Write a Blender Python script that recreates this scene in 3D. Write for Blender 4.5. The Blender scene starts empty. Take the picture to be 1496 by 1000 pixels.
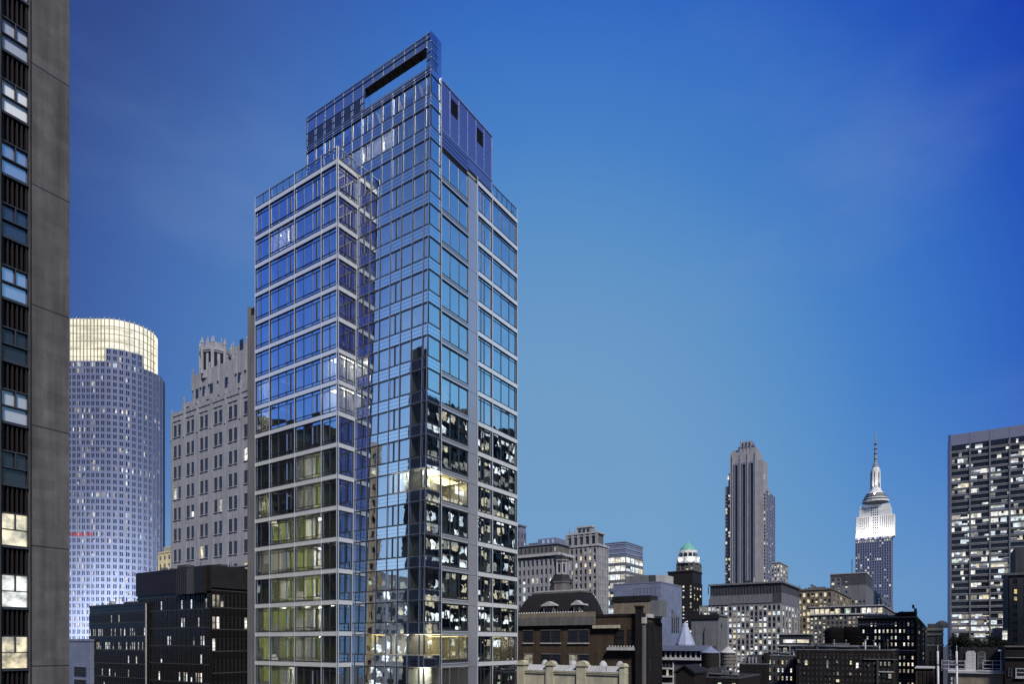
import bpy, math, random
from mathutils import Vector
R = random.Random(7)
sc = bpy.context.scene
# ------------------------------------------------------------------ camera
CZ = 55.0            # eye height above the street
FX, HX, HY = 940.0, 748.0, 940.0   # focal length, centre and horizon, in photo pixels
cd = bpy.data.cameras.new('camera'); cam = bpy.data.objects.new('camera', cd); sc.collection.objects.link(cam)
cam.location = (0, 0, CZ); cam.rotation_euler = (math.radians(90), 0, 0)
cd.sensor_fit = 'HORIZONTAL'; cd.sensor_width = 36; cd.lens = 36 * FX / 1496
cd.shift_y = (HY - 500) / 1496; cd.clip_start = 0.5; cd.clip_end = 20000
sc.camera = cam
sc.view_settings.view_transform = 'Standard'; sc.view_settings.look = 'None'
sc.view_settings.exposure = 0.0; sc.view_settings.gamma = 1.0
cy = sc.cycles
cy.max_bounces = 8; cy.diffuse_bounces = 2; cy.glossy_bounces = 5; cy.transparent_max_bounces = 16
cy.caustics_reflective = False; cy.caustics_refractive = False
cy.sample_clamp_indirect = 4
# ------------------------------------------------------------------ sky
SUN_EL, SUN_AZ = 46.0, 162.0          # azimuth clockwise from +Y: the after-glow stands behind the camera
w = bpy.data.worlds.new('World'); sc.world = w; w.use_nodes = True
nt = w.node_tree; N = nt.nodes; L = nt.links
N.clear()
def nn(tree, t, **k):
    n = tree.nodes.new(t)
    for a, b in k.items(): setattr(n, a, b)
    return n
wo = nn(nt, 'ShaderNodeOutputWorld'); bg = nn(nt, 'ShaderNodeBackground'); L.new(bg.outputs[0], wo.inputs[0])
tc = nn(nt, 'ShaderNodeTexCoord'); sep = nn(nt, 'ShaderNodeSeparateXYZ'); L.new(tc.outputs['Generated'], sep.inputs[0])
def ramp(tree, stops, interp='EASE'):
    r = tree.nodes.new('ShaderNodeValToRGB'); e = r.color_ramp; e.interpolation = interp
    while len(e.elements) < len(stops): e.elements.new(0.5)
    for el, (p, c) in zip(e.elements, stops): el.position = p; el.color = (c[0], c[1], c[2], 1)
    return r
def s2l(*c): return tuple(((x / 255) / 12.92 if x / 255 < .04045 else ((x / 255 + .055) / 1.055) ** 2.4) for x in c)
gd = nn(nt, 'ShaderNodeVectorMath', operation='DOT_PRODUCT'); gv = Vector((.05, 1, .22)).normalized(); gd.inputs[1].default_value = gv; L.new(tc.outputs['Generated'], gd.inputs[0])
up = ramp(nt, [(.68, s2l(8, 40, 155)), (.756, s2l(17, 59, 171)), (.80, s2l(32, 82, 184)), (.85, s2l(50, 108, 193)), (.90, s2l(68, 126, 196)), (.935, s2l(86, 140, 196)), (.985, s2l(107, 153, 196))], 'LINEAR')
lf = ramp(nt, [(.68, s2l(32, 54, 120)), (.755, s2l(46, 72, 138)), (.80, s2l(57, 90, 156)), (.85, s2l(66, 107, 173)), (.90, s2l(75, 122, 183)), (.95, s2l(90, 139, 192)), (1, s2l(110, 155, 196))], 'LINEAR')
L.new(gd.outputs['Value'], up.inputs[0]); L.new(gd.outputs['Value'], lf.inputs[0])
mr = nn(nt, 'ShaderNodeMapRange', interpolation_type='SMOOTHSTEP'); mr.inputs['From Min'].default_value = 0.06; mr.inputs['From Max'].default_value = -0.40
L.new(sep.outputs['X'], mr.inputs['Value'])
mxa = nn(nt, 'ShaderNodeMix', data_type='RGBA'); L.new(mr.outputs[0], mxa.inputs[0]); L.new(up.outputs[0], mxa.inputs[6]); L.new(lf.outputs[0], mxa.inputs[7])
hr = nn(nt, 'ShaderNodeMapRange', interpolation_type='SMOOTHSTEP'); hr.inputs['From Min'].default_value = .36; hr.inputs['From Max'].default_value = .0; hr.inputs['To Max'].default_value = .7; L.new(sep.outputs['Z'], hr.inputs['Value'])
mx = nn(nt, 'ShaderNodeMix', data_type='RGBA'); L.new(hr.outputs[0], mx.inputs[0]); L.new(mxa.outputs[2], mx.inputs[6]); mx.inputs[7].default_value = (*s2l(106, 154, 195), 1)
# deep royal blue far round to the left, paler cyan far round to the right
mr2 = nn(nt, 'ShaderNodeMapRange', interpolation_type='SMOOTHSTEP'); mr2.inputs['From Min'].default_value = -0.66; mr2.inputs['From Max'].default_value = -0.95
L.new(sep.outputs['X'], mr2.inputs['Value'])
mx2 = nn(nt, 'ShaderNodeMix', data_type='RGBA'); L.new(mr2.outputs[0], mx2.inputs[0]); L.new(mx.outputs[2], mx2.inputs[6])
rl = ramp(nt, [(0, s2l(120, 168, 230)), (.3, s2l(84, 134, 224)), (.6, s2l(58, 104, 218)), (1, s2l(34, 62, 170))], 'LINEAR'); L.new(sep.outputs['Z'], rl.inputs[0])
rl2 = ramp(nt, [(0, s2l(185, 215, 245)), (.3, s2l(158, 198, 245)), (.6, s2l(122, 170, 242)), (1, s2l(50, 90, 190))], 'LINEAR'); L.new(sep.outputs['Z'], rl2.inputs[0])
my = nn(nt, 'ShaderNodeMapRange', interpolation_type='SMOOTHSTEP'); my.inputs['From Min'].default_value = -.06; my.inputs['From Max'].default_value = -.22; L.new(sep.outputs['Y'], my.inputs['Value'])
mxl = nn(nt, 'ShaderNodeMix', data_type='RGBA'); L.new(my.outputs[0], mxl.inputs[0]); L.new(rl.outputs[0], mxl.inputs[6]); L.new(rl2.outputs[0], mxl.inputs[7]); L.new(mxl.outputs[2], mx2.inputs[7])
mr3 = nn(nt, 'ShaderNodeMapRange', interpolation_type='SMOOTHSTEP'); mr3.inputs['From Min'].default_value = 0.62; mr3.inputs['From Max'].default_value = 0.92
L.new(sep.outputs['X'], mr3.inputs['Value'])
mx3 = nn(nt, 'ShaderNodeMix', data_type='RGBA'); L.new(mr3.outputs[0], mx3.inputs[0]); L.new(mx2.outputs[2], mx3.inputs[6])
rr = ramp(nt, [(0, s2l(170, 214, 240)), (.4, s2l(122, 188, 242)), (.7, s2l(84, 156, 236)), (1, s2l(60, 130, 220))], 'LINEAR'); L.new(sep.outputs['Z'], rr.inputs[0]); L.new(rr.outputs[0], mx3.inputs[7])
# thin cloud veils
mp = nn(nt, 'ShaderNodeMapping'); mp.inputs['Scale'].default_value = (1.3, 1.3, 3.2); mp.inputs['Rotation'].default_value = (.3, .5, 0); L.new(tc.outputs['Generated'], mp.inputs[0])
no = nn(nt, 'ShaderNodeTexNoise'); no.inputs['Scale'].default_value = 1.6; no.inputs['Detail'].default_value = 5; no.inputs['Roughness'].default_value = .5; L.new(mp.outputs[0], no.inputs[0])
cr = nn(nt, 'ShaderNodeMapRange', interpolation_type='SMOOTHSTEP'); cr.inputs['From Min'].default_value = .46; cr.inputs['From Max'].default_value = .80; cr.inputs['To Max'].default_value = .32; L.new(no.outputs[0], cr.inputs['Value'])
mx4 = nn(nt, 'ShaderNodeMix', data_type='RGBA'); L.new(cr.outputs[0], mx4.inputs[0]); L.new(mx3.outputs[2], mx4.inputs[6]); mx4.inputs[7].default_value = (*s2l(126, 152, 196), 1)
# a little of the physical dusk sky under it
sk = nn(nt, 'ShaderNodeTexSky', sky_type='NISHITA'); sk.sun_disc = False; sk.sun_elevation = math.radians(SUN_EL); sk.sun_rotation = math.radians(SUN_AZ)
sm = nn(nt, 'ShaderNodeMix', data_type='RGBA', blend_type='ADD'); sm.inputs[0].default_value = .006
L.new(mx4.outputs[2], sm.inputs[6]); L.new(sk.outputs[0], sm.inputs[7])
L.new(sm.outputs[2], bg.inputs[0]); bg.inputs[1].default_value = 1.0
# ------------------------------------------------------------------ after-glow lamp
sd = bpy.data.lights.new('sun', 'SUN'); sd.energy = 4.5; sd.angle = math.radians(10); sd.color = (1, .96, .90)
so = bpy.data.objects.new('sun', sd); sc.collection.objects.link(so)
a, e = math.radians(SUN_AZ), math.radians(SUN_EL)
so.rotation_euler = Vector((math.sin(a) * math.cos(e), math.cos(a) * math.cos(e), math.sin(e))).to_track_quat('Z', 'Y').to_euler()
# ------------------------------------------------------------------ materials
AZ = math.atan2(627, 940)
dR = (math.sin(AZ), math.cos(AZ)); dL = (-math.cos(AZ), math.sin(AZ))     # the street grid
def neg(v): return (-v[0], -v[1])
nR, nL = neg(dL), neg(dR)    # outward normals of right-hand faces and of left-hand faces
def newmat(name):
    m = bpy.data.materials.new(name); m.use_nodes = True; t = m.node_tree; t.nodes.clear()
    o = t.nodes.new('ShaderNodeOutputMaterial'); return m, t, o
def gridvec(t):
    g = t.nodes.new('ShaderNodeNewGeometry'); d = nn(t, 'ShaderNodeVectorMath', operation='DOT_PRODUCT'); d.inputs[1].default_value = (dL[0] + dR[0], dL[1] + dR[1], 0)
    t.links.new(g.outputs['Position'], d.inputs[0]); s = t.nodes.new('ShaderNodeSeparateXYZ'); t.links.new(g.outputs['Position'], s.inputs[0])
    c = t.nodes.new('ShaderNodeCombineXYZ'); t.links.new(d.outputs['Value'], c.inputs[0]); t.links.new(s.outputs['Z'], c.inputs[1]); return c, g
def surf(name, col, rough=.75, spec=.3, var=.25, scale=.6, metal=0, block=None, bump=0, streak=0):
    """matte wall, stone, brick or metal; block=(width,height,mortar,dark) lays courses"""
    m, t, o = newmat(name); b = t.nodes.new('ShaderNodeBsdfPrincipled'); t.links.new(b.outputs[0], o.inputs[0])
    b.inputs['Roughness'].default_value = rough; b.inputs['Specular IOR Level'].default_value = spec; b.inputs['Metallic'].default_value = metal
    c, g = gridvec(t)
    n = t.nodes.new('ShaderNodeTexNoise'); n.inputs['Scale'].default_value = scale; n.inputs['Detail'].default_value = 6; n.inputs['Roughness'].default_value = .65
    t.links.new(g.outputs['Position'], n.inputs[0])
    r = ramp(t, [(.25, tuple(x * (1 - var) for x in col)), (.75, tuple(min(1, x * (1 + var)) for x in col))], 'LINEAR'); t.links.new(n.outputs[0], r.inputs[0])
    out = r.outputs[0]
    if streak:
        mpn = t.nodes.new('ShaderNodeMapping'); mpn.inputs['Scale'].default_value = (1.2, .06, 1); t.links.new(c.outputs[0], mpn.inputs[0])
        n2 = t.nodes.new('ShaderNodeTexNoise'); n2.inputs['Scale'].default_value = 1.4; n2.inputs['Detail'].default_value = 4; t.links.new(mpn.outputs[0], n2.inputs[0])
        q = nn(t, 'ShaderNodeMapRange'); q.inputs['From Min'].default_value = .35; q.inputs['From Max'].default_value = .7; q.inputs['To Min'].default_value = 1; q.inputs['To Max'].default_value = 1 - streak
        t.links.new(n2.outputs[0], q.inputs[0]); x = nn(t, 'ShaderNodeMix', data_type='RGBA', blend_type='MULTIPLY'); x.inputs[0].default_value = 1
        t.links.new(out, x.inputs[6]); t.links.new(q.outputs[0], x.inputs[7]); out = x.outputs[2]
    if block:
        bt = t.nodes.new('ShaderNodeTexBrick'); t.links.new(c.outputs[0], bt.inputs[0]); bt.inputs['Scale'].default_value = 1
        bt.inputs['Brick Width'].default_value, bt.inputs['Row Height'].default_value, bt.inputs['Mortar Size'].default_value = block[:3]
        bt.inputs['Color1'].default_value = (1, 1, 1, 1); bt.inputs['Color2'].default_value = (.82, .82, .82, 1); bt.inputs['Mortar'].default_value = (block[3],) * 3 + (1,)
        x = nn(t, 'ShaderNodeMix', data_type='RGBA', blend_type='MULTIPLY'); x.inputs[0].default_value = 1
        t.links.new(out, x.inputs[6]); t.links.new(bt.outputs[0], x.inputs[7]); out = x.outputs[2]
    t.links.new(out, b.inputs['Base Color'])
    if bump:
        bp = t.nodes.new('ShaderNodeBump'); bp.inputs['Strength'].default_value = bump; bp.inputs['Distance'].default_value = .03; t.links.new(n.outputs[0], bp.inputs['Height']); t.links.new(bp.outputs[0], b.inputs['Normal'])
    return m
def lit(name, col, strength, scale=.8, lo=.25):
    """a lit window: brightness broken up by what is in the room"""
    m, t, o = newmat(name); em = t.nodes.new('ShaderNodeEmission'); gl = t.nodes.new('ShaderNodeBsdfGlossy'); gl.inputs['Roughness'].default_value = .1; gl.inputs[0].default_value = (.2, .2, .2, 1)
    ad = t.nodes.new('ShaderNodeAddShader'); t.links.new(em.outputs[0], ad.inputs[0]); t.links.new(gl.outputs[0], ad.inputs[1]); t.links.new(ad.outputs[0], o.inputs[0])
    c, g = gridvec(t); n = t.nodes.new('ShaderNodeTexNoise'); n.inputs['Scale'].default_value = scale; n.inputs['Detail'].default_value = 3; n.inputs['Roughness'].default_value = .7
    t.links.new(c.outputs[0], n.inputs[0])
    q = nn(t, 'ShaderNodeMapRange'); q.inputs['From Min'].default_value = .36; q.inputs['From Max'].default_value = .6; q.inputs['To Min'].default_value = strength * lo; q.inputs['To Max'].default_value = strength
    t.links.new(n.outputs[0], q.inputs[0]); em.inputs[0].default_value = (*col, 1); t.links.new(q.outputs[0], em.inputs[1])
    m.cycles.emission_sampling = 'NONE'; return m
def glow(name, col, strength, sample=True):
    m, t, o = newmat(name); em = t.nodes.new('ShaderNodeEmission'); em.inputs[0].default_value = (*col, 1); em.inputs[1].default_value = strength; t.links.new(em.outputs[0], o.inputs[0])
    if not sample: m.cycles.emission_sampling = 'NONE'
    return m
def glassmat(name, refl, tint, trans, wob, scale):
    """coated glass you can see through: reflection over a tinted view of the room"""
    m, t, o = newmat(name); tr = t.nodes.new('ShaderNodeBsdfTransparent'); tr.inputs[0].default_value = (*trans, 1)
    gl = t.nodes.new('ShaderNodeBsdfGlossy'); gl.inputs['Roughness'].default_value = 0.0; gl.inputs[0].default_value = (*tint, 1)
    c, g = gridvec(t); n = t.nodes.new('ShaderNodeTexNoise'); n.inputs['Scale'].default_value = scale; n.inputs['Detail'].default_value = 2; t.links.new(c.outputs[0], n.inputs[0])
    bp = t.nodes.new('ShaderNodeBump'); bp.inputs['Strength'].default_value = 1; bp.inputs['Distance'].default_value = wob; t.links.new(n.outputs[0], bp.inputs['Height']); t.links.new(bp.outputs[0], gl.inputs['Normal'])
    fr = t.nodes.new('ShaderNodeLayerWeight'); fr.inputs[0].default_value = .5; pw = nn(t, 'ShaderNodeMath', operation='POWER'); pw.inputs[1].default_value = 4; t.links.new(fr.outputs['Facing'], pw.inputs[0])
    q = nn(t, 'ShaderNodeMath', operation='ADD', use_clamp=True); q.inputs[1].default_value = refl; t.links.new(pw.outputs[0], q.inputs[0])
    mi = t.nodes.new('ShaderNodeMixShader'); t.links.new(q.outputs[0], mi.inputs[0]); t.links.new(tr.outputs[0], mi.inputs[1]); t.links.new(gl.outputs[0], mi.inputs[2]); t.links.new(mi.outputs[0], o.inputs[0])
    return m
def coat(name, base, refl, tint, wob=.003, scale=.9, rough=.02):
    """opaque back-painted glass: a coloured body under a strong reflection"""
    m, t, o = newmat(name); d = t.nodes.new('ShaderNodeBsdfDiffuse'); d.inputs[0].default_value = (*base, 1); gl = t.nodes.new('ShaderNodeBsdfGlossy'); gl.inputs['Roughness'].default_value = rough; gl.inputs[0].default_value = (*tint, 1)
    c, g = gridvec(t); n = t.nodes.new('ShaderNodeTexNoise'); n.inputs['Scale'].default_value = scale; n.inputs['Detail'].default_value = 2; t.links.new(c.outputs[0], n.inputs[0])
    bp = t.nodes.new('ShaderNodeBump'); bp.inputs['Distance'].default_value = wob; t.links.new(n.outputs[0], bp.inputs['Height']); t.links.new(bp.outputs[0], gl.inputs['Normal'])
    mi = t.nodes.new('ShaderNodeMixShader'); mi.inputs[0].default_value = refl; t.links.new(d.outputs[0], mi.inputs[1]); t.links.new(gl.outputs[0], mi.inputs[2]); t.links.new(mi.outputs[0], o.inputs[0]); return m
def cloth(name, col):
    """thin curtain: lets the room's light through"""
    m, t, o = newmat(name); d = t.nodes.new('ShaderNodeBsdfDiffuse'); tr = t.nodes.new('ShaderNodeBsdfTranslucent'); c, g = gridvec(t)
    n = t.nodes.new('ShaderNodeTexNoise'); n.inputs['Scale'].default_value = 2.5; t.links.new(g.outputs['Position'], n.inputs[0])
    r = ramp(t, [(.3, tuple(x * .85 for x in col)), (.7, tuple(min(1, x * 1.1) for x in col))], 'LINEAR'); t.links.new(n.outputs[0], r.inputs[0])
    t.links.new(r.outputs[0], d.inputs[0]); t.links.new(r.outputs[0], tr.inputs[0]); mi = t.nodes.new('ShaderNodeMixShader'); mi.inputs[0].default_value = .5
    t.links.new(d.outputs[0], mi.inputs[1]); t.links.new(tr.outputs[0], mi.inputs[2]); t.links.new(mi.outputs[0], o.inputs[0]); return m
def mirror(name, base, rough, wob=.004, scale=1.0, spec=.5):
    m, t, o = newmat(name); b = t.nodes.new('ShaderNodeBsdfPrincipled'); b.inputs['Base Color'].default_value = (*base, 1); b.inputs['Roughness'].default_value = rough; b.inputs['Specular IOR Level'].default_value = spec
    c, g = gridvec(t); n = t.nodes.new('ShaderNodeTexNoise'); n.inputs['Scale'].default_value = scale; n.inputs['Detail'].default_value = 2; t.links.new(c.outputs[0], n.inputs[0])
    bp = t.nodes.new('ShaderNodeBump'); bp.inputs['Distance'].default_value = wob; t.links.new(n.outputs[0], bp.inputs['Height']); t.links.new(bp.outputs[0], b.inputs['Normal']); t.links.new(b.outputs[0], o.inputs[0])
    return m
M = {}
M['ground'] = surf('asphalt', (.05, .05, .052), .9, .2, .3, .2)
M['stone'] = surf('pale_stone', (.33, .32, .31), .8, .2, .13, .5, block=(1.4, .7, .012, .7), streak=.2)
M['panelstone'] = surf('stone_panels', (.118, .112, .110), .8, .2, .26, .8, block=(1.15, .62, .010, .84), streak=.42)
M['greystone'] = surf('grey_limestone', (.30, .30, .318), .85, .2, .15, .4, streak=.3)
M['darkstone'] = surf('sooty_limestone', (.13, .125, .12), .85, .2, .25, .5, streak=.35)
M['brick'] = surf('brown_brick', (.075, .053, .037), .9, .15, .25, 1.2, block=(.42, .14, .018, .6), streak=.3)
M['darkbrick'] = surf('dark_brick', (.020, .017, .017), .9, .15, .3, 1.2, block=(.42, .14, .018, .6), streak=.3)
M['tan'] = surf('tan_brick', (.24, .20, .15), .9, .15, .2, 1.0, block=(.42, .14, .015, .75), streak=.3)
M['paletan'] = surf('pale_tan_brick', (.62, .46, .26), .9, .15, .15, 1.0)
M['slate'] = surf('black_slate', (.011, .010, .010), .7, .3, .4, 2.5, block=(.45, .3, .03, .5))
M['cream'] = surf('cream_stone', (.42, .39, .28), .85, .2, .25, 1.5, streak=.35)
M['white'] = surf('white_aluminium', (.62, .65, .65), .45, .4, .06, .8, streak=.12)
M['whitemull'] = surf('white_mullion', (.46, .50, .55), .4, .5, .05, .8)
M['darkframe'] = surf('dark_window_frame', (.03, .032, .04), .4, .5, .1, 1)
M['paleline'] = surf('pale_anodised_trim', (.34, .38, .46), .4, .5, .06, 1)
M['pier'] = surf('grey_metal_panel', (.215, .225, .275), .5, .4, .06, .7)
M['violet'] = surf('blue_metal_panel', (.085, .09, .22), .45, .5, .08, .5, streak=.12)
M['sidewall'] = surf('grey_render', (.17, .165, .17), .85, .2, .15, .4, streak=.3)
M['white'] = coat('white_aluminium_gloss', (.62, .64, .63), .30, (.95, .98, 1), .004, 2.0, .18)
M['whitemull'] = coat('white_mullion_gloss', (.46, .50, .54), .35, (.95, .98, 1), .002, 2.0, .18)
M['paleline'] = coat('pale_trim_gloss', (.22, .26, .36), .5, (.92, .97, 1), .002, 2.0, .15)
M['pier'] = coat('grey_metal_panel_gloss', (.22, .225, .25), .34, (.9, .92, 1), .004, .8, .25)
M['violet'] = coat('blue_metal_panel_gloss', (.05, .06, .17), .30, (.80, .82, 1), .004, .8, .22)
M['soffit'] = surf('dark_soffit', (.045, .038, .03), .7, .3, .4, 1.5)
M['room'] = surf('room_paint', (.6, .58, .54), .9, .1, .06, .5)
M['slab'] = surf('slab_edge', (.32, .32, .32), .9, .1, .1, .5)
M['curtain'] = cloth('pale_curtain', (.74, .75, .74))
M['curtain2'] = cloth('grey_curtain', (.46, .47, .46))
M['olive'] = cloth('olive_blind', (.56, .64, .24))
M['moss'] = cloth('moss_blind', (.36, .42, .16))
M['glass'] = glassmat('coated_glass', .68, (.86, .95, 1.0), (.80, .85, .80), .0035, .9)
M['glassR'] = glassmat('coated_glass_wavy', .66, (.90, .97, 1.0), (.80, .85, .82), .0060, .62)
M['rail'] = glassmat('clear_rail_glass', .12, (.9, .95, 1), (.8, .88, .92), .001, .5)
M['spglass'] = coat('blue_spandrel_glass', (.05, .065, .12), .80, (.9, .97, 1))
M['bluepane'] = coat('reflecting_blue_pane', (.17, .18, .27), .38, (.86, .93, 1))
M['greyblind'] = coat('grey_blind_behind_glass', (.36, .37, .40), .12, (.9, .95, 1))
M['whiteblind'] = coat('white_blind_behind_glass', (.72, .72, .70), .08, (.9, .95, 1))
M['dark'] = mirror('dark_window_glass', (.018, .02, .026), .08, .004, 1)
M['blueglass'] = mirror('blue_window_glass', (.02, .03, .07), .1, .004, .6, .8)
M['black'] = mirror('black_curtain_wall', (.009, .008, .008), .12, .01, .8, .10)
M['blackmetal'] = surf('black_metal', (.014, .013, .013), .5, .35, .3, .8)
M['blackbrown'] = surf('black_brown_metal', (.012, .009, .0085), .55, .3, .25, .6)
M['bluewall'] = surf('blue_grey_panel', (.165, .19, .285), .6, .3, .1, .3, block=(2.4, 1.2, .03, .75))
M['blueslate'] = surf('pale_blue_metal_roof', (.30, .345, .48), .5, .4, .1, .6, streak=.2)
M['palegrey'] = surf('pale_grey_concrete', (.42, .42, .42), .8, .2, .12, .5, streak=.3)
M['midgrey'] = surf('grey_concrete', (.15, .155, .17), .8, .2, .14, .5, streak=.35)
M['deepgrey'] = surf('dark_grey_concrete', (.06, .062, .07), .8, .2, .2, .5, streak=.35)
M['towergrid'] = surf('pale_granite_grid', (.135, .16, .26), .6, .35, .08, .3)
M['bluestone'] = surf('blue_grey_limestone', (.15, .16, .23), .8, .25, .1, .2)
M['copper'] = surf('green_copper', (.13, .33, .27), .6, .3, .2, .8)
M['tank'] = surf('weathered_tank_wood', (.022, .02, .019), .9, .1, .3, 2, streak=.5)
M['tankgrey'] = surf('grey_tank_wood', (.16, .15, .14), .9, .1, .3, 2, streak=.5)
M['steel'] = surf('white_painted_steel', (.45, .45, .47), .5, .4, .08, 1)
M['leaf'] = surf('dark_foliage', (.007, .010, .006), .7, .2, .5, 1)
M['bark'] = surf('bark', (.03, .025, .02), .9, .1, .3, 3)
M['floodstone'] = surf('floodlit_limestone', (.58, .58, .57), .8, .2, .06, .1)  # on the spire crown, part of the floodlit white is in this colour
M['lit_white'] = lit('lit_window_white', (1, .97, .88), 1.35, .8)
M['lit_cool'] = lit('lit_window_cool', (.86, .95, 1), 1.2, .5)
M['lit_warm'] = lit('lit_window_warm', (1, .86, .56), 1.15, .8)
M['lit_yellow'] = lit('lit_window_yellow', (1, .80, .28), .95, .6)
M['lit_blind'] = lit('lit_window_blind', (.9, .82, .66), .5, 1.5, .7)
M['lit_silver'] = lit('lit_window_silver', (.95, .98, 1), 2.0, .5, .3)
M['lit_green'] = lit('lit_window_fluorescent', (.86, 1, .78), 1.0, .9)
M['lit_soft'] = lit('lit_window_soft', (1, .9, .7), .65, 1.2)
M['lit_dim'] = lit('lit_window_dim', (1, .9, .7), .38, 1.0)
M['crownlit'] = lit('lantern_glass', (1, .94, .72), 1.25, .22, .55)
M['redsign'] = glow('red_neon', (1, .10, .10), .6, False)
M['lamp'] = glow('ceiling_lamp', (1, .93, .78), 8)
M['lampy'] = glow('ceiling_lamp_amber', (1, .80, .35), 10)
M['lampg'] = glow('ceiling_lamp_dim', (1, .95, .80), 260)
# ------------------------------------------------------------------ mesh building
class Fr:
    """a facade plane: u along the wall, z up, d outwards; lean pushes it out towards the street lower down"""
    def __init__(s, o, u, n, lean=0, zm=0): s.o, s.u, s.n, s.lean, s.zm = o, u, n, lean, zm
    def __call__(s, u, z, d):
        d = d + s.lean * (s.zm - z)
        return (s.o[0] + u * s.u[0] + d * s.n[0], s.o[1] + u * s.u[1] + d * s.n[1], z)
    def at(s, u, d=0): return (s.o[0] + u * s.u[0] + d * s.n[0], s.o[1] + u * s.u[1] + d * s.n[1])
class MB:
    def __init__(s): s.v = []; s.f = []; s.m = []; s.mats = []; s.smooth = []
    def mi(s, m):
        if m not in s.mats: s.mats.append(m)
        return s.mats.index(m)
    def poly(s, pts, m, sm=False):
        b = len(s.v); s.v += pts; s.f.append(tuple(range(b, b + len(pts)))); s.m.append(s.mi(m)); s.smooth.append(sm)
    def hexa(s, p, m):
        b = len(s.v); s.v += p; k = s.mi(m)
        for q in ((0, 3, 2, 1), (4, 5, 6, 7), (0, 1, 5, 4), (1, 2, 6, 5), (2, 3, 7, 6), (3, 0, 4, 7)): s.f.append(tuple(b + i for i in q)); s.m.append(k); s.smooth.append(False)
    def box(s, F, u0, u1, z0, z1, d0, d1, m, flare=0):
        s.hexa([F(u0, z0, d0), F(u1, z0, d0), F(u1, z0, d1), F(u0, z0, d1), F(u0, z1, d0), F(u1, z1, d0), F(u1, z1, d1 + flare), F(u0, z1, d1 + flare)], m)
    def lathe(s, c, prof, n, m, rot=0, smooth=False, cap=True):
        rings = []
        k = s.mi(m)
        for r, z in prof:
            b = len(s.v); s.v += [(c[0] + r * math.cos(rot + 2 * math.pi * i / n), c[1] + r * math.sin(rot + 2 * math.pi * i / n), z) for i in range(n)]; rings.append(b)
        for a, b in zip(rings, rings[1:]):
            for i in range(n): s.f.append((a + i, a + (i + 1) % n, b + (i + 1) % n, b + i)); s.m.append(k); s.smooth.append(smooth)
        if cap: s.f.append(tuple(rings[-1] + i for i in range(n))); s.m.append(k); s.smooth.append(False)
    def tube(s, p, q, r, m, n=6, r2=None):
        p, q = Vector(p), Vector(q); ax = (q - p).normalized(); t = ax.orthogonal().normalized(); bt = ax.cross(t); b = len(s.v); k = s.mi(m); r2 = r if r2 is None else r2
        for c, rr in ((p, r), (q, r2)): s.v += [tuple(c + t * rr * math.cos(2 * math.pi * i / n) + bt * rr * math.sin(2 * math.pi * i / n)) for i in range(n)]
        for i in range(n): s.f.append((b + i, b + (i + 1) % n, b + n + (i + 1) % n, b + n + i)); s.m.append(k); s.smooth.append(True)
        s.f.append(tuple(b + n + i for i in range(n))); s.m.append(k); s.smooth.append(False)
    def build(s, name, parent=None, base=(0, 0, 0)):
        if not s.f: return None
        me = bpy.data.meshes.new(name); me.from_pydata([(x - base[0], y - base[1], z - base[2]) for x, y, z in s.v], [], s.f)
        for m in s.mats: me.materials.append(M[m])
        me.polygons.foreach_set('material_index', s.m); me.polygons.foreach_set('use_smooth', s.smooth); me.update()
        o = bpy.data.objects.new(name, me); sc.collection.objects.link(o)
        if parent: o.parent = parent
        else: o.location = base
        return o
def tag(o, label, cat, group=None, kind=None):
    if kind: o['kind'] = kind
    if label: o['label'] = label
    if cat: o['category'] = cat
    if group: o['group'] = group
    return o
def empty(name, loc):
    o = bpy.data.objects.new(name, None); sc.collection.objects.link(o); o.location = loc; o.empty_display_size = 1; return o
def P(px, Y): return ((px - HX) * Y / FX, Y)
def H(py, Y): return CZ + (HY - py) * Y / FX
def ext(C, d, px):
    k = (px - HX) / FX; return (k * C[1] - C[0]) / (d[0] - k * d[1])
def proj(p): return HX + FX * p[0] / p[1], HY - FX * (p[2] - CZ) / p[1]
def hash_(a, b): return int(abs(math.sin(a * 12.9898 + b * 78.233)) * 43758.5453)
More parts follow.
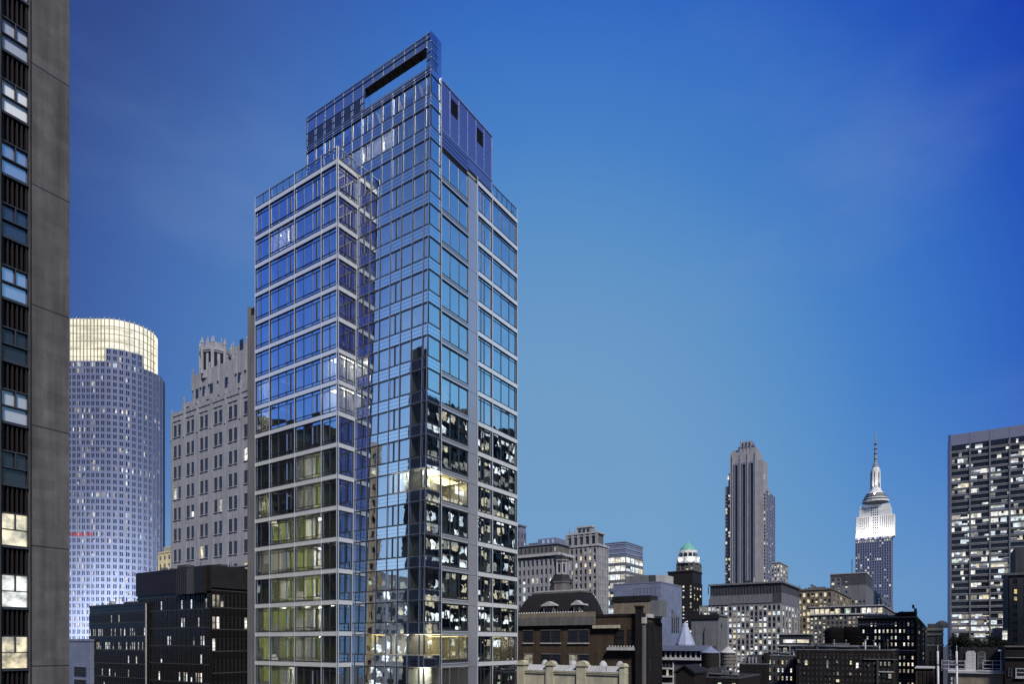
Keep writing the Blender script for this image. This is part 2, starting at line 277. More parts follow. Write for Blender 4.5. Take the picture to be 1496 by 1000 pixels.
class Thing:
    def __init__(s, name, label, cat, base, group=None):
        s.base = (base[0], base[1], base[2] if len(base) > 2 else 0); s.root = tag(empty(name, s.base), label, cat, group); s.parts = {}; s.wins = []
    def p(s, name):
        if name not in s.parts: s.parts[name] = MB()
        return s.parts[name]
    def one(s, mb, name, parent=None): return mb.build(name, parent or s.root, s.base)
    def win(s, F, u0, u1, z0, z1, m, frame=None, d=.0): s.wins.append((F, u0, u1, z0, z1, m, frame, d))
    def _win(s, mb, w):
        F, u0, u1, z0, z1, m, fr, d = w
        if m == 'lit_white': m = ('lit_green', 'lit_warm', 'lit_white', 'lit_white', 'lit_cool', 'lit_white', 'lit_soft')[hash_(z0, u1) % 7]
        if m.startswith('lit') and (hb := (hash_(u0, z0) % 100)) < 45 and z1 - z0 > .8:
            zq = z1 - (z1 - z0) * (.25 + hb * .008); mb.box(F, u0, u1, z0, zq, d, d + .025, m); mb.box(F, u0, u1, zq, z1, d, d + .03, 'lit_blind' if hb < 30 else 'dark')
        else: mb.box(F, u0, u1, z0, z1, d, d + .025, m)
        if fr:
            t = .07
            for q in ((u0, u0 + t, z0 + t, z1 - t), (u1 - t, u1, z0 + t, z1 - t), (u0, u1, z0, z0 + t), (u0, u1, z1 - t, z1), (u0 + t, u1 - t, (z0 + z1) / 2 - .03, (z0 + z1) / 2 + .03)): mb.box(F, *q, d + .028, d + .075, fr)
    def facade(s, F, u0, u1, z0, z1, cols, rows, wm, pf=.45, sf=.45, dep=.25, p=.3, lits=('lit_white', 'lit_warm', 'lit_dim'), glass='dark', rowp=0, frame=None, pm=None, cap=True, pairs=False, sill=None, part='wall', fn=None):
        """piers and spandrels stand proud of the core; a window fills every cell between them"""
        mb = s.p(part); cw = (u1 - u0) / cols; rh = (z1 - z0) / rows; pw = cw * pf; sh = rh * sf; pm = pm or wm
        for i in range(cols + 1):
            a = u0 + i * cw - pw / 2; b = a + pw
            if i == 0: a = u0
            if i == cols: b = u1
            mb.box(F, a, b, z0, z1, 0.0, dep, pm)
            if pairs and i < cols: mb.box(F, u0 + (i + .5) * cw - cw * .045, u0 + (i + .5) * cw + cw * .045, z0, z1, 0.0, dep * .8, pm)
        for i in range(cols):
            a = u0 + i * cw + (pw / 2 if i else pw / 2); b = u0 + (i + 1) * cw - pw / 2
            for j in range(rows + 1):
                q0 = max(z0, z0 + j * rh - sh / 2); q1 = min(z1, z0 + j * rh + sh / 2)
                mb.box(F, a, b, q0, q1, 0.0, dep * .6, wm)
                if sill and 0 < j: mb.box(F, a, b, q1 - .12, q1 - .003, dep * .6, dep * 1.25, sill)
        for j in range(rows):
            whole = R.random() < rowp; rm = R.choice(lits)
            for i in range(cols):
                a = u0 + i * cw + pw / 2; b = a + cw - pw; q0 = z0 + j * rh + sh / 2; q1 = z0 + (j + 1) * rh - sh / 2
                for (aa, bb) in (((a, a + (b - a) * .5 - cw * .045), (a + (b - a) * .5 + cw * .045, b)) if pairs else ((a, b),)):
                    g = glass
                    pp = fn(i, j) if fn else p
                    if whole and R.random() < .85: g = rm
                    elif R.random() < pp: g = R.choice(lits)
                    s.win(F, aa, bb, q0, q1, g, frame)
    def finish(s, wname='window', top=100):
        for n, mb in s.parts.items(): s.one(mb, n)
        def score(w):
            p = w[0](.5 * (w[1] + w[2]), .5 * (w[3] + w[4]), 0)
            if p[1] < 1: return 0
            x, y = proj(p)
            if not (0 < x < 1496 and 0 < y < 1000): return 0
            return (w[2] - w[1]) * (w[4] - w[3]) / p[1] ** 2 * (1 - y / 4000)
        ws = sorted(s.wins, key=score, reverse=True)
        first, rest = (ws, []) if len(ws) <= top else (ws[:top], ws[top:])
        for w in first:
            mb = MB(); s._win(mb, w); s.one(mb, wname)
        if rest:
            mb = MB()
            for w in rest: s._win(mb, w)
            s.one(mb, wname + '_grid')['kind'] = 'stuff'
        return s.root
class Grid(Thing):
    """a building on the street grid, placed by its near corner"""
    def __init__(s, name, label, cat, xl, xc, xr, Y, depth=None, group=None):
        s.C = P(xc, Y); s.Y = Y; s.w = ext(s.C, dL, xl); s.dp = depth if depth else ext(s.C, dR, xr)
        super().__init__(name, label, cat, (s.C[0], s.C[1], 0), group)
        s.F = Fr(s.C, dL, nL); s.G = Fr(s.C, dR, nR)
    def u(s, px): return ext(s.C, dL, px)
    def pl(s, d): return Fr(s.F.at(0, -d), dL, nL)
    def ud(s, d, px): return ext(s.F.at(0, -d), dL, px)
    def zd(s, d, py, px): return H(py, s.F.at(s.ud(d, px), -d)[1])
    def v(s, px): return ext(s.C, dR, px)
    def z(s, py): return H(py, s.Y)
    def zu(s, py, px): return H(py, s.F.at(s.u(px))[1])
    def mass(s, z0, z1, m, u0=0, u1=None, v0=0, v1=None, part='wall'):
        s.p(part).box(s.F, u0, s.w if u1 is None else u1, z0, z1, -v0, -(s.dp if v1 is None else v1), m)
    def coping(s, z, m, u0=0, u1=None, v0=0, v1=None, h=.6, o=.35, part='parapet'):
        u1 = s.w if u1 is None else u1; v1 = s.dp if v1 is None else v1
        mb = s.p(part); t = .4
        mb.box(s.F, u0 - o, u1 + o, z, z + h, -v0 + o, -v0 - t, m); mb.box(s.F, u0 - o, u1 + o, z, z + h, -v1 + t, -v1 - o, m)
        mb.box(s.F, u0 - o, u0 + t, z, z + h, -v0 - t, -v1 + t, m); mb.box(s.F, u1 - t, u1 + o, z, z + h, -v0 - t, -v1 + t, m)
def clutter(T, F, u0, u1, z, d0, d1, n, big=1.0):
    for _ in range(n):
        u = R.uniform(u0, u1); d = -R.uniform(d0, d1); q = R.random(); mb = MB()
        if q < .35:
            h = R.uniform(.5, 1.5) * big; mb.tube((*F.at(u, d), z - .1), (*F.at(u, d), z + h), .09 * big, R.choice(('midgrey', 'palegrey', 'blackmetal')), 8); mb.tube((*F.at(u, d), z + h), (*F.at(u, d), z + h + .18 * big), .16 * big, 'midgrey', 8, .03); T.one(mb, 'roof_vent')
        elif q < .62:
            w = min(R.uniform(.5, 1.2) * big, (u1 - u0) * .4); u = min(max(u, u0 + w), u1 - w); h = R.uniform(.5, 1.0) * big; mb.box(F, u - w, u + w, z + .12, z + h, d - w, d, R.choice(('midgrey', 'palegrey', 'deepgrey'))); mb.box(F, u - w * .9, u + w * .9, z + h * .3, z + h * .36, d + .002, d + .03, 'blackmetal'); mb.box(F, u - w * .9, u + w * .9, z + h * .55, z + h * .61, d + .002, d + .03, 'blackmetal'); mb.box(F, u - w, u - w + .1, z - .1, z + .12, d - .2, d - .1, 'blackmetal'); mb.box(F, u + w - .1, u + w, z - .1, z + .12, d - .2, d - .1, 'blackmetal'); T.one(mb, 'air_unit')
        elif q < .82:
            w = min(R.uniform(1.2, 2.6) * big, (u1 - u0) * .4); u = min(max(u, u0 + w), u1 - w); mb.tube((*F.at(u - w, d), z + .45 * big), (*F.at(u + w, d), z + .45 * big), .2 * big, 'midgrey', 8); mb.tube((*F.at(u - w * .7, d), z - .1), (*F.at(u - w * .7, d), z + .4 * big), .06, 'blackmetal'); mb.tube((*F.at(u + w * .7, d), z - .1), (*F.at(u + w * .7, d), z + .4 * big), .06, 'blackmetal'); mb.tube((*F.at(u + w, d), z + .45 * big), (*F.at(u + w, d), z - .1), .2 * big, 'midgrey', 8); T.one(mb, 'duct')
        else:
            h = R.uniform(1.2, 2.6) * big; mb.tube((*F.at(u, d), z - .1), (*F.at(u, d), z + h), .025 * big, 'blackmetal')
            for j in range(3): a = F.at(u - .3 * big, d); b_ = F.at(u + .3 * big, d); mb.tube((*a, z + h - .2 - j * .2), (*b_, z + h - .2 - j * .2), .015 * big, 'blackmetal')
            T.one(mb, 'antenna')
# ------------------------------------------------------------------ ground
g = MB(); g.poly([(-6000, -3000, 0), (6000, -3000, 0), (6000, 9000, 0), (-6000, 9000, 0)], 'ground'); tag(g.build('ground'), None, None, kind='structure')

# ================================================================== THE GLASS TOWER
def tower():
    P0 = (-7.72, 59.0); ZM = CZ + 26; LEAN = .0185
    T = Thing('glass_tower', 'tall blue glass apartment tower with white-banded wings and an open frame at its top', 'tower', (P0[0], P0[1], 0))
    F3 = Fr(P0, dL, nL, LEAN, ZM)
    F3s = Fr(P0, dL, nL)
    V1 = 2.28; UJ = 9.54; UE = UJ + 13.03
    F1 = Fr((P0[0] + nL[0] * V1, P0[1] + nL[1] * V1), dL, nL)
    o2 = F1.at(UJ); F2 = Fr(o2, dR, nR)
    F4 = Fr(P0, dR, nR)
    off = lambda z: LEAN * (ZM - z)
    zb = lambda k: CZ - 2.4 + 3.06 * k
    KB, KT = -2, 16
    ROOF, MROOF, FT = CZ + 47.3, CZ + 53.2, CZ + 56.6
    clad, mull, trim = T.p('cladding'), T.p('mullions'), T.p('trim')
    core, slabs = T.p('core'), T.p('floor_slabs'); slabs_m = 'slab'
    units = []
    def unit(F, u0, u1, z0, z1, cols, low=.34, up=.36, glass='glass', lamp=None, cur=.5, ccols=('curtain', 'curtain2'), cas=None, full=False, fm='darkframe', depth=3.4):
        fr, pn = MB(), MB(); t = .036
        W = u1 - u0; xs = [u0 + W * c for c in cols]
        fr.box(F, u0, u1, z0, z0 + t, -.1, .015, fm); fr.box(F, u0, u1, z1 - t, z1, -.1, .015, fm)
        zs = [z0 + t] + ([z0 + low] if low else []) + ([z1 - up] if up else []) + [z1 - t]
        for i, x in enumerate(xs):
            a, b = x - t / 2, x + t / 2
            if i == 0: a, b = u0, u0 + t
            if i == len(xs) - 1: a, b = u1 - t, u1
            fr.box(F, a, b, z0 + t, z1 - t, -.1, .018, fm)
        for q in zs[1:-1]: fr.box(F, u0 + t, u1 - t, q - t / 2, q + t / 2, -.1, .012, fm)
        cells = list(zip(xs, xs[1:])); sub = []
        for i, (a, b) in enumerate(cells):
            if cas is not None and i == cas:
                mdl = (a + b) / 2; zl = zs[1] if low else zs[0]; zh = zs[-2] if up else zs[-1]
                fr.box(F, mdl - .06, mdl + .06, zl + .025, zh - .025, -.1, .022, fm)
                for s_ in (a + .04, b - .09): fr.box(F, s_, s_ + .05, zl + .03, zh - .03, -.05, .024, 'paleline')
        tl = .006
        for (a, b) in cells:
            for (q0, q1) in zip(zs, zs[1:]):
                e = [R.uniform(-tl, tl) for _ in range(3)]; a2, b2 = a + .02, b - .02
                pn.poly([F(a2, q0, -.04 + e[0]), F(b2, q0, -.04 + e[1]), F(b2, q1, -.04 + e[1] + e[2] - e[0]), F(a2, q1, -.04 + e[2])], glass)
            if R.random() < cur:
                c = R.choice(ccols); wd = (b - a); side = 2 if full or (cur > .8 and R.random() < .55) else R.choice((0, 1, 2)); f = R.uniform(.3, .75)
                ca, cb = (a + .04, a + wd * f) if side == 0 else ((b - wd * f, b - .04) if side == 1 else (a + .04, b - .04))
                top = z1 - .06; bot = z0 + .1 if full or R.random() < .75 else z0 + (z1 - z0) * R.uniform(.25, .6)
                n = max(2, int((cb - ca) / .16)); pts = [(ca + (cb - ca) * i / n, -.30 - .05 * (i % 2)) for i in range(n + 1)]
                for (p_, d_), (p2, d2) in zip(pts, pts[1:]): fr.poly([F(p_, bot, d_), F(p2, bot, d2), F(p2, top, d2), F(p_, top, d_)], c)
        if lamp:
            lm = MB()
            if lamp == 'lampg':
                for q in (.3, .7): lm.box(F, u0 + W * q - .2, u0 + W * q + .2, z1 - .02, z1 + .02, -2.6, -2.2, lamp)
            else: lm.box(F, u0 + W * .12, u1 - W * .12, z1 - .02, z1 + .02, -2.6, -.8, lamp)
            T.one(lm, 'ceiling_lamp')
        pc = F((u0 + u1) / 2, (z0 + z1) / 2, 0); x, y = proj(pc)
        units.append(((W * (z1 - z0)) / pc[1] ** 2 * (1 if 0 < y < 1000 else 0), fr, pn))
    def band(F, u0, u1, z0, z1, step, m='white', d1=.05):
        n = max(1, round((u1 - u0) / step)); s_ = (u1 - u0) / n
        for i in range(n): clad.box(F, u0 + i * s_ + .012, u0 + (i + 1) * s_ - .012, z0, z1, -.2, d1 + (i % 2) * .003, m)
        clad.box(F, u0, u1, z0 + .01, z1 - .01, -.22, d1 - .03, 'darkframe')
        trim.box(F, u0, u1, z1 - .02, z1 + .03, d1 + .006, d1 + .03, 'darkframe'); trim.box(F, u0, u1, z0 - .03, z0 + .02, d1 + .006, d1 + .025, 'darkframe')
    # --- left wing, front (F1) and return (F2)
    bays1 = [(UJ, UJ + 2.28, [0, .5, 1], None), (UJ + 2.28, UJ + 6.37, [0, .36, .68, 1], 0), (UJ + 6.37, UJ + 10.5, [0, .34, .67, 1], 0), (UJ + 10.5, UE, [0, .62, 1], None)]
    litL = {(9, 0): 'lamp', (8, 0): 'lamp', (9, 3): 'lamp', (8, 3): 'lamp', (14, 2): 'lamp', (11, 1): None}
    for k in range(KB, KT + 1):
        z0, z1 = zb(k), zb(k) + .50
        if k <= KT:
            band(F1, UJ, UE, z0, z1, 1.03); band(F2, .0, V1 - off(z0) - .02, z0, z1, 1.1)
        if k == KT: break
        a, b = z1 + .03, zb(k + 1) - .03
        for i, (u0, u1, cols, cas) in enumerate(bays1):
            low = k <= 7
            lamp = litL.get((k, i)) or ('lampg' if (k <= 6 and i > 0 and R.random() < (.95 if k < 5 else .6)) else None)
            if k in (8, 9) and i == 3: lamp = 'lamp'
            cc = ('olive', 'olive', 'moss', 'curtain2') if k <= 4 else (('curtain2', 'moss', 'olive', 'curtain') if low else ('curtain', 'curtain2', 'curtain2'))
            fl = (k in (8, 9) and i == 3) or (k == 14 and i == 2)
            unit(F1, u0 + .05, u1 - .05, a, b, cols, lamp=lamp, cur=1 if fl else (.9 if low else .5), ccols=('curtain',) if fl else cc, cas=cas, full=fl)
        unit(F2, .06, V1 - off(a) - .05, a, b, [0, .5, 1], cur=1 if k in (8, 9) else .25, full=k in (8, 9), ccols=('curtain',) if k in (8, 9) else ('curtain', 'curtain2'), glass='glassR')
        # walls between the rooms
        for u_ in (UJ + 2.28, UJ + 6.37, UJ + 10.5): core.box(F1, u_ - .06, u_ + .06, z1 - .2, zb(k + 1), -3.38, -.12, 'room')
    for u_ in (UJ + .045, UJ + 2.28, UJ + 6.37, UJ + 10.5, UE - .045): mull.box(F1, u_ - .03, u_ + .03, zb(KB), ROOF + .95, .058, .11, 'whitemull')
    for k in range(KB, KT + 1):
        if k < KT: mull.box(F2, V1 - off(zb(k)) - .1, V1 - off(zb(k)) - .02, zb(k), zb(k + 1), .058, .12, 'whitemull')
    mull.box(F2, .0, .07, zb(KB), ROOF + .95, .058, .12, 'whitemull')
    # body of the wing
    core.box(F1, UJ + 3.4, UE - .2, zb(KB), ROOF - .8, -3.4, -10.5, 'room')
    core.box(F1, UJ + .3, UJ + 3.4, zb(KB), ROOF - .8, -3.4, -8.0, 'room')
    core.box(F1, UE - .22, UE, zb(KB), ROOF - .1, -.14, -10.4, 'sidewall')
    clad.box(F1, UJ, UE, 0, zb(KB) - .05, .0, -10, 'sidewall')
    for k in range(KB, KT + 1): slabs.box(F1, UJ + .26, UE - .24, zb(k) + .1, zb(k) + .5, -.25, -9.9, slabs_m)
    clad.box(F1, UJ, UE, ROOF - .16, ROOF - .12 + .1, -.24, -10.4, 'midgrey')
    rl = T.p('roof_rail'); 
    for u0, u1, _, _ in bays1:
        n = max(2, round((u1 - u0) / 1.1))
        for i in range(n):
            rl.box(F1, u0 + (u1 - u0) * i / n + .03, u0 + (u1 - u0) * (i + 1) / n - .03, ROOF + .08, ROOF + .9, -.09, -.06, 'rail')
            rl.box(F1, u0 + (u1 - u0) * i / n - .02, u0 + (u1 - u0) * i / n + .02, ROOF, ROOF + .9, -.12, -.04, 'darkframe')
    rl.box(F1, UJ, UE, ROOF + .9, ROOF + .96, -.13, .0, 'paleline')
    for i in range(3): rl.box(F2, .05 + i * .85, .05 + i * .85 + .8, ROOF + .08, ROOF + .9, -.09, -.06, 'rail'); rl.box(F2, .02 + i * .85, .06 + i * .85, ROOF, ROOF + .9, -.12, -.04, 'darkframe')
    rl.box(F2, .0, V1 + .3, ROOF + .9, ROOF + .96, -.13, .0, 'paleline')
    # roof terrace screen and planters
    
    # --- main left face (F3)
    mods = [0.06, .66] + [.66 + 1.41 * i for i in range(1, 14)]
    NK = 17
    litM = {(5, 0): 'lamp', (5, 1): 'lamp', (5, 2): 'lamp', (5, 3): 'lamp', (0, 1): 'lamp', (0, 2): 'lamp', (0, 0): 'lampy', (0, 5): 'lampy', (-1, 1): 'lampg', (9, 6): 'lamp'}
    def spandrel(F, u0, u1, z, xs, dd=0):
        """four-line shadow-box spandrel of the main faces"""
        clad.box(F, u0, u1, z - .06, z + 1.0, -.25, .0, 'spglass')
        for q, h, m, pr in ((-.08, .045, 'darkframe', .02), (.0, .03, 'paleline', .018), (.30, .022, 'darkframe', .012), (.66, .022, 'darkframe', .012), (.97, .025, 'paleline', .016), (1.0, .045, 'darkframe', .02)):
            trim.box(F, u0, u1, z + q, z + q + h, .003, pr, m)
        for x in xs: trim.box(F, x - .02, x + .02, z - .06, z + 1.0, .004, .04, 'darkframe')
    for k in range(KB, NK + 1):
        zs0 = zb(k) + .2
        above = zs0 > ROOF - .9
        umax = 17.65 if above else UJ
        if k <= NK: spandrel(F3, 0.02, umax, zs0, [m_ for m_ in mods if m_ < umax])
        a, b = zs0 + 1.09, zb(k + 1) + .2 - .11
        if k == NK: b = CZ + 52.62
        lst = [(mods[i], mods[i + 1]) for i in range(len(mods) - 1) if mods[i + 1] <= umax + .35]
        if not above: lst[-1] = (lst[-1][0], UJ - .02)
        for i, (u0, u1) in enumerate(lst):
            lamp = litM.get((k, i)) or ('lamp' if (k == NK - 1 and 4 <= i <= 9) or (k == NK - 2 and 9 <= i) else None)
            fl = (k == NK - 1 and 4 <= i <= 9) or (k == 5 and i < 5)
            unit(F3, u0 + .02, u1 - .02, a, b, [0, 1], low=0, up=0, lamp=lamp, cur=.9 if fl else .38, full=fl, cas=0 if i in (3, 6, 10) else None, ccols=('curtain', 'curtain', 'curtain2'))
        for i in range(2, len(mods) - 1, 2):
            if mods[i] < umax: core.box(F3, mods[i] - .05, mods[i] + .05, zs0 + .6, zb(k + 1) + .3, -3.38, -.14, 'room')
        slabs.box(F3, .15, umax - .1, zs0 + .15, zs0 + .6, -.3, -9.4, slabs_m)
    for m_ in mods:
        top = FT if True else 0
        if m_ < UJ - .2: trim.box(F3, m_ - .018, m_ + .018, zb(KB), CZ + 53.2, .06, .085, 'paleline')
        elif m_ < 17.65: trim.box(F3, m_ - .018, m_ + .018, ROOF, CZ + 53.2, .06, .085, 'paleline')
    clad.box(F3, 0.02, 17.65, CZ + 52.66, CZ + 53.30, -.25, .0, 'spglass')
    for q in (52.64, 52.95, 53.22): trim.box(F3, 0.02, 17.65, CZ + q, CZ + q + .06, .003, .06, 'paleline' if q > 52.9 else 'darkframe')
    # crown screen: u .0-17.7, thickness 1.5, with the opening
    zl, zh = CZ + 53.35, CZ + 55.4
    scr = T.p('crown_frame')
    scr.box(F3, 0, .60, zl - .04, FT, .0, -.8, 'spglass'); scr.box(F3, .60, 8.74, zh, FT, .0, -.8, 'spglass'); scr.box(F3, 8.74, 17.65, zl - .04, FT, .0, -.8, 'spglass')
    scr.box(F3, .62, 8.72, zh - .05, zh - .003, -.03, -.77, 'soffit')
    for q in range(9): scr.box(F3, .75 + q, .9 + q, zh - .16, zh - .053, -.1, -.7, 'soffit')
    for z_, m_ in ((FT - .07, 'paleline'), (FT - .55, 'darkframe'), (zh - .03, 'paleline')): scr.box(F3, 0, 17.65, z_, z_ + .06, .003, .05, m_) if z_ > zh else scr.box(F3, .60, 8.74, z_, z_ + .05, .003, .05, m_)
    for z_ in (zl + .0, zl + .7, zl + 1.4): scr.box(F3, 8.74, 17.65, z_, z_ + .04, .003, .04, 'darkframe'); scr.box(F3, 0, .6, z_, z_ + .04, .003, .04, 'darkframe')
    for m_ in mods:
        if m_ < 17.6: scr.box(F3, m_ - .02, m_ + .02, zh if .62 < m_ < 8.7 else zl, FT, .052, .075, 'darkframe')
    for z_ in (zh, zl): scr.box(F3, .60, 8.74, z_ - .02, z_ + .03, .052, .08, 'paleline')
    for i in range(7, 13):
        u0 = mods[i] if i < len(mods) else 0
        if 8.8 < u0 < 17: pn = MB(); fr = MB(); fr.box(F3, u0 + .2, u0 + 1.2, zl + .05, zl + 1.3, .005, .03, 'blueglass'); T.one(fr, 'window')
    # --- main right face (F4): corner strip, three panes, metal pier, right wing
    wc, w1, wp0, wp1, wE, wT = 1.83, 6.0, 6.0, 7.45, 14.9, 10.12
    for k in range(KB, NK + 1):
        zs0 = zb(k) + .2; c0 = -off(zs0) + .03
        if zs0 < FT - 3: spandrel(F4, c0, wc, zs0, [wc])
        a, b = zs0 + 1.09, zb(k + 1) + .2 - .11
        if k == NK: b = CZ + 52.62
        unit(F4, -off(a) + .06, wc - .02, a, b, [0, 1], low=0, up=0, lamp='lampg' if k in (0, 5) else None, cur=.0, glass='glassR')
        if zb(k + 1) < ROOF + .2:
            z0, z1 = zb(k) + .05, zb(k) + .55
            clad.box(F4, wc + .02, w1, z0, z1, -.22, .02, 'pier')
            trim.box(F4, wc + .02, w1, z1 - .05, z1 + .03, .023, .09, 'darkframe'); trim.box(F4, wc + .02, w1, z1 - .16, z1 - .09, .023, .07, 'whitemull'); trim.box(F4, wc + .02, w1, z0, z0 + .06, .023, .07, 'whitemull')
            trim.box(F4, wc + .02, w1, z0 - .06, z0 - .003, .003, .08, 'darkframe')
            lamp = {5: 'lampy', 0: 'lampy'}.get(k)
            unit(F4, wc + .04, w1 - .02, z1 + .04, zb(k + 1) - .07, [0, .335, .668, 1], low=0, up=0, lamp=lamp, cur=.18 if k > 7 else .3, glass='glassR')
            clad.box(F4, wp0 + .02, wp1 - .02, zb(k) - .01, zb(k + 1) - .04, -3.3, .04, 'pier')
            z0, z1 = zb(k), zb(k) + .50
            band(F4, wp1 + .03, wE, z0, z1, 1.2)
            for (u0, u1, cols) in ((wp1 + .04, 10.08, [0, .28, .5, 1]), (10.14, wE - .05, [0, .36, .68, .93, 1])):
                unit(F4, u0, u1, z1 + .03, zb(k + 1) - .03, cols, low=0, up=.3, lamp='lampy' if (k == 0 and u0 > 9) else None, cur=.18, glass='glassR', ccols=('curtain2', 'curtain'))
            core.box(F4, 10.05, 10.17, zb(k) + .4, zb(k + 1), -3.38, -.14, 'room')
            slabs.box(F4, 7.5, wE - .26, zb(k) + .1, zb(k) + .5, -.3, -9.5, slabs_m)
    band(F4, wp1 + .03, wE, zb(KT), zb(KT) + .5, 1.2)
    for u_ in (wp1 + .05, 10.11, wE - .045): mull.box(F4, u_ - .045, u_ + .045, zb(KB), ROOF + (.9 if u_ > 14 else 0), .058, .12, 'whitemull')
    mull.box(F4, wc - .03, wc + .03, zb(KB), FT - 3.4, .075, .12, 'whitemull')
    rl = T.p('wing_rail')
    for i in range(5):
        a = 10.2 + i * .94; rl.box(F4, a + .03, a + .9, ROOF + .1, ROOF + .9, -.09, -.06, 'rail'); rl.box(F4, a - .02, a + .02, ROOF, ROOF + .9, -.12, -.04, 'darkframe')
    rl.box(F4, 10.15, wE, ROOF + .9, ROOF + .96, -.13, 0, 'paleline'); rl.box(F4, wE - .08, wE - .04, ROOF + .08, ROOF + .9, -.14, -4, 'rail')
    # frame end on the right face and mechanical floors
    zt0 = CZ + 48.5
    for z_ in (zl, zl + .8, zl + 1.5, zl + 2.3): scr.box(F4, .45, 1.5, z_, z_ + .05, .003, .045, 'paleline')
    scr.box(F4, .42, 1.92, zl - .03, FT - .003, -.02, .0, 'spglass'); clad.box(F4, .5, wc, CZ + 52.66, CZ + 53.30, -.25, .0, 'spglass')
    mech = T.p('mechanical_screen')
    n = 6; s_ = (wT - wc) / n
    for i in range(n):
        u0, u1 = wc + i * s_, wc + (i + 1) * s_
        if i in (1, 4):
            za, zc = (CZ + 50.9, CZ + 52.4)
            mech.box(F4, u0 + .02, u1 - .02, zt0, za, -.2, .0, 'violet'); mech.box(F4, u0 + .02, u1 - .02, zc, MROOF - .15, -.2, .0, 'violet'); mech.box(F4, u0 + .02, u0 + .12, za, zc, -.2, .0, 'violet'); mech.box(F4, u1 - .12, u1 - .02, za, zc, -.2, .0, 'violet')
            lo = MB()
            lo.box(F4, u0 + .12, u1 - .12, za, zc, -.5, -.45, 'blackmetal')
            for j in range(8): lo.box(F4, u0 + .12, u1 - .12, za + j * .19 + .05, za + j * .19 + .09, -.4, -.05, 'darkframe')
            T.one(lo, 'louvre')
        else: mech.box(F4, u0 + .02, u1 - .02, zt0, MROOF - .15, -.2, .0, 'violet')
        mech.box(F4, u0 - .018, u0 + .018, zt0, MROOF, -.1, .02, 'paleline')
    mech.box(F4, wc, wT, MROOF - .14, MROOF, -.2, .07, 'paleline'); mech.box(F4, wT - .05, wT, ROOF, MROOF, -.1, .05, 'paleline')
    mech.box(F4, wc, wT, zt0 - .1, zt0 - .02, -.2, .05, 'paleline')
    for q in range(4): mech.box(F4, wc, w1, ROOF - .35 + q * .38, ROOF - .06 + q * .38, -.2, .0 + .003 * q, 'violet')
    mech.box(F4, w1, wT, ROOF + .02, zt0 - .11, -.2, -.003, 'violet')
    mech.box(F4, wT - .25, wT - .003, ROOF, MROOF - .15, -.21, -9.5, 'violet')
    # body of the main slab and right wing
    core.box(F4, 3.5, wT - .3, zb(KB), MROOF - .4, -3.4, -17.4, 'room')
    core.box(F4, 7.5, wE - .3, zb(KB), ROOF - .7, -3.45, -9.6, 'room')
    core.box(F4, wE - .25, wE, zb(KB), ROOF - .1, -.25, -9.6, 'sidewall')
    clad.box(F4, 0.8, wE, 0, zb(KB) - .1, .0, -17, 'sidewall')
    clad.box(F3, 17.45, 17.66, zb(KB), MROOF - .1, -.25, -9.5, 'violet')
    core.box(F3s, .3, 17.4, MROOF - .38, MROOF - .2, -1.6, -10.0, 'midgrey')
    core.box(F4, wT, wE - .02, ROOF - .16, ROOF - .02, -.24, -9.6, 'midgrey')
    # grey party wall standing behind the left wing
    C = P(373, 75.5); FW = Fr(C, dL, nL); w_ = ext(C, dL, 361.5); sw = T.p('side_wall')
    sw.box(FW, -3, w_, 0, H(459, 75.5), 0, -6, 'sidewall'); sw.box(FW, -3, w_ - .25, H(459, 75.5), H(445, 75.5), -.3, -4, 'blackmetal'); sw.box(FW, w_ - .24, w_, H(459, 75.5), H(443, 75.5), 0, -4, 'sidewall')
    T.finish()
    units.sort(key=lambda q: -q[0])
    fr, pn = MB(), MB()
    def merge(a, b):
        o_ = len(a.v); a.v += b.v
        for f, m_, s2 in zip(b.f, b.m, b.smooth): a.f.append(tuple(i + o_ for i in f)); a.m.append(a.mi(b.mats[m_])); a.smooth.append(s2)
    for i, (s2, f_, p_) in enumerate(units):
        if i < 94:
            o_ = T.one(f_, 'window'); T.one(p_, 'pane', o_)
        else: merge(fr, f_); merge(pn, p_)
    merge(fr, pn); T.one(fr, 'window_grid')['kind'] = 'stuff'
tower()

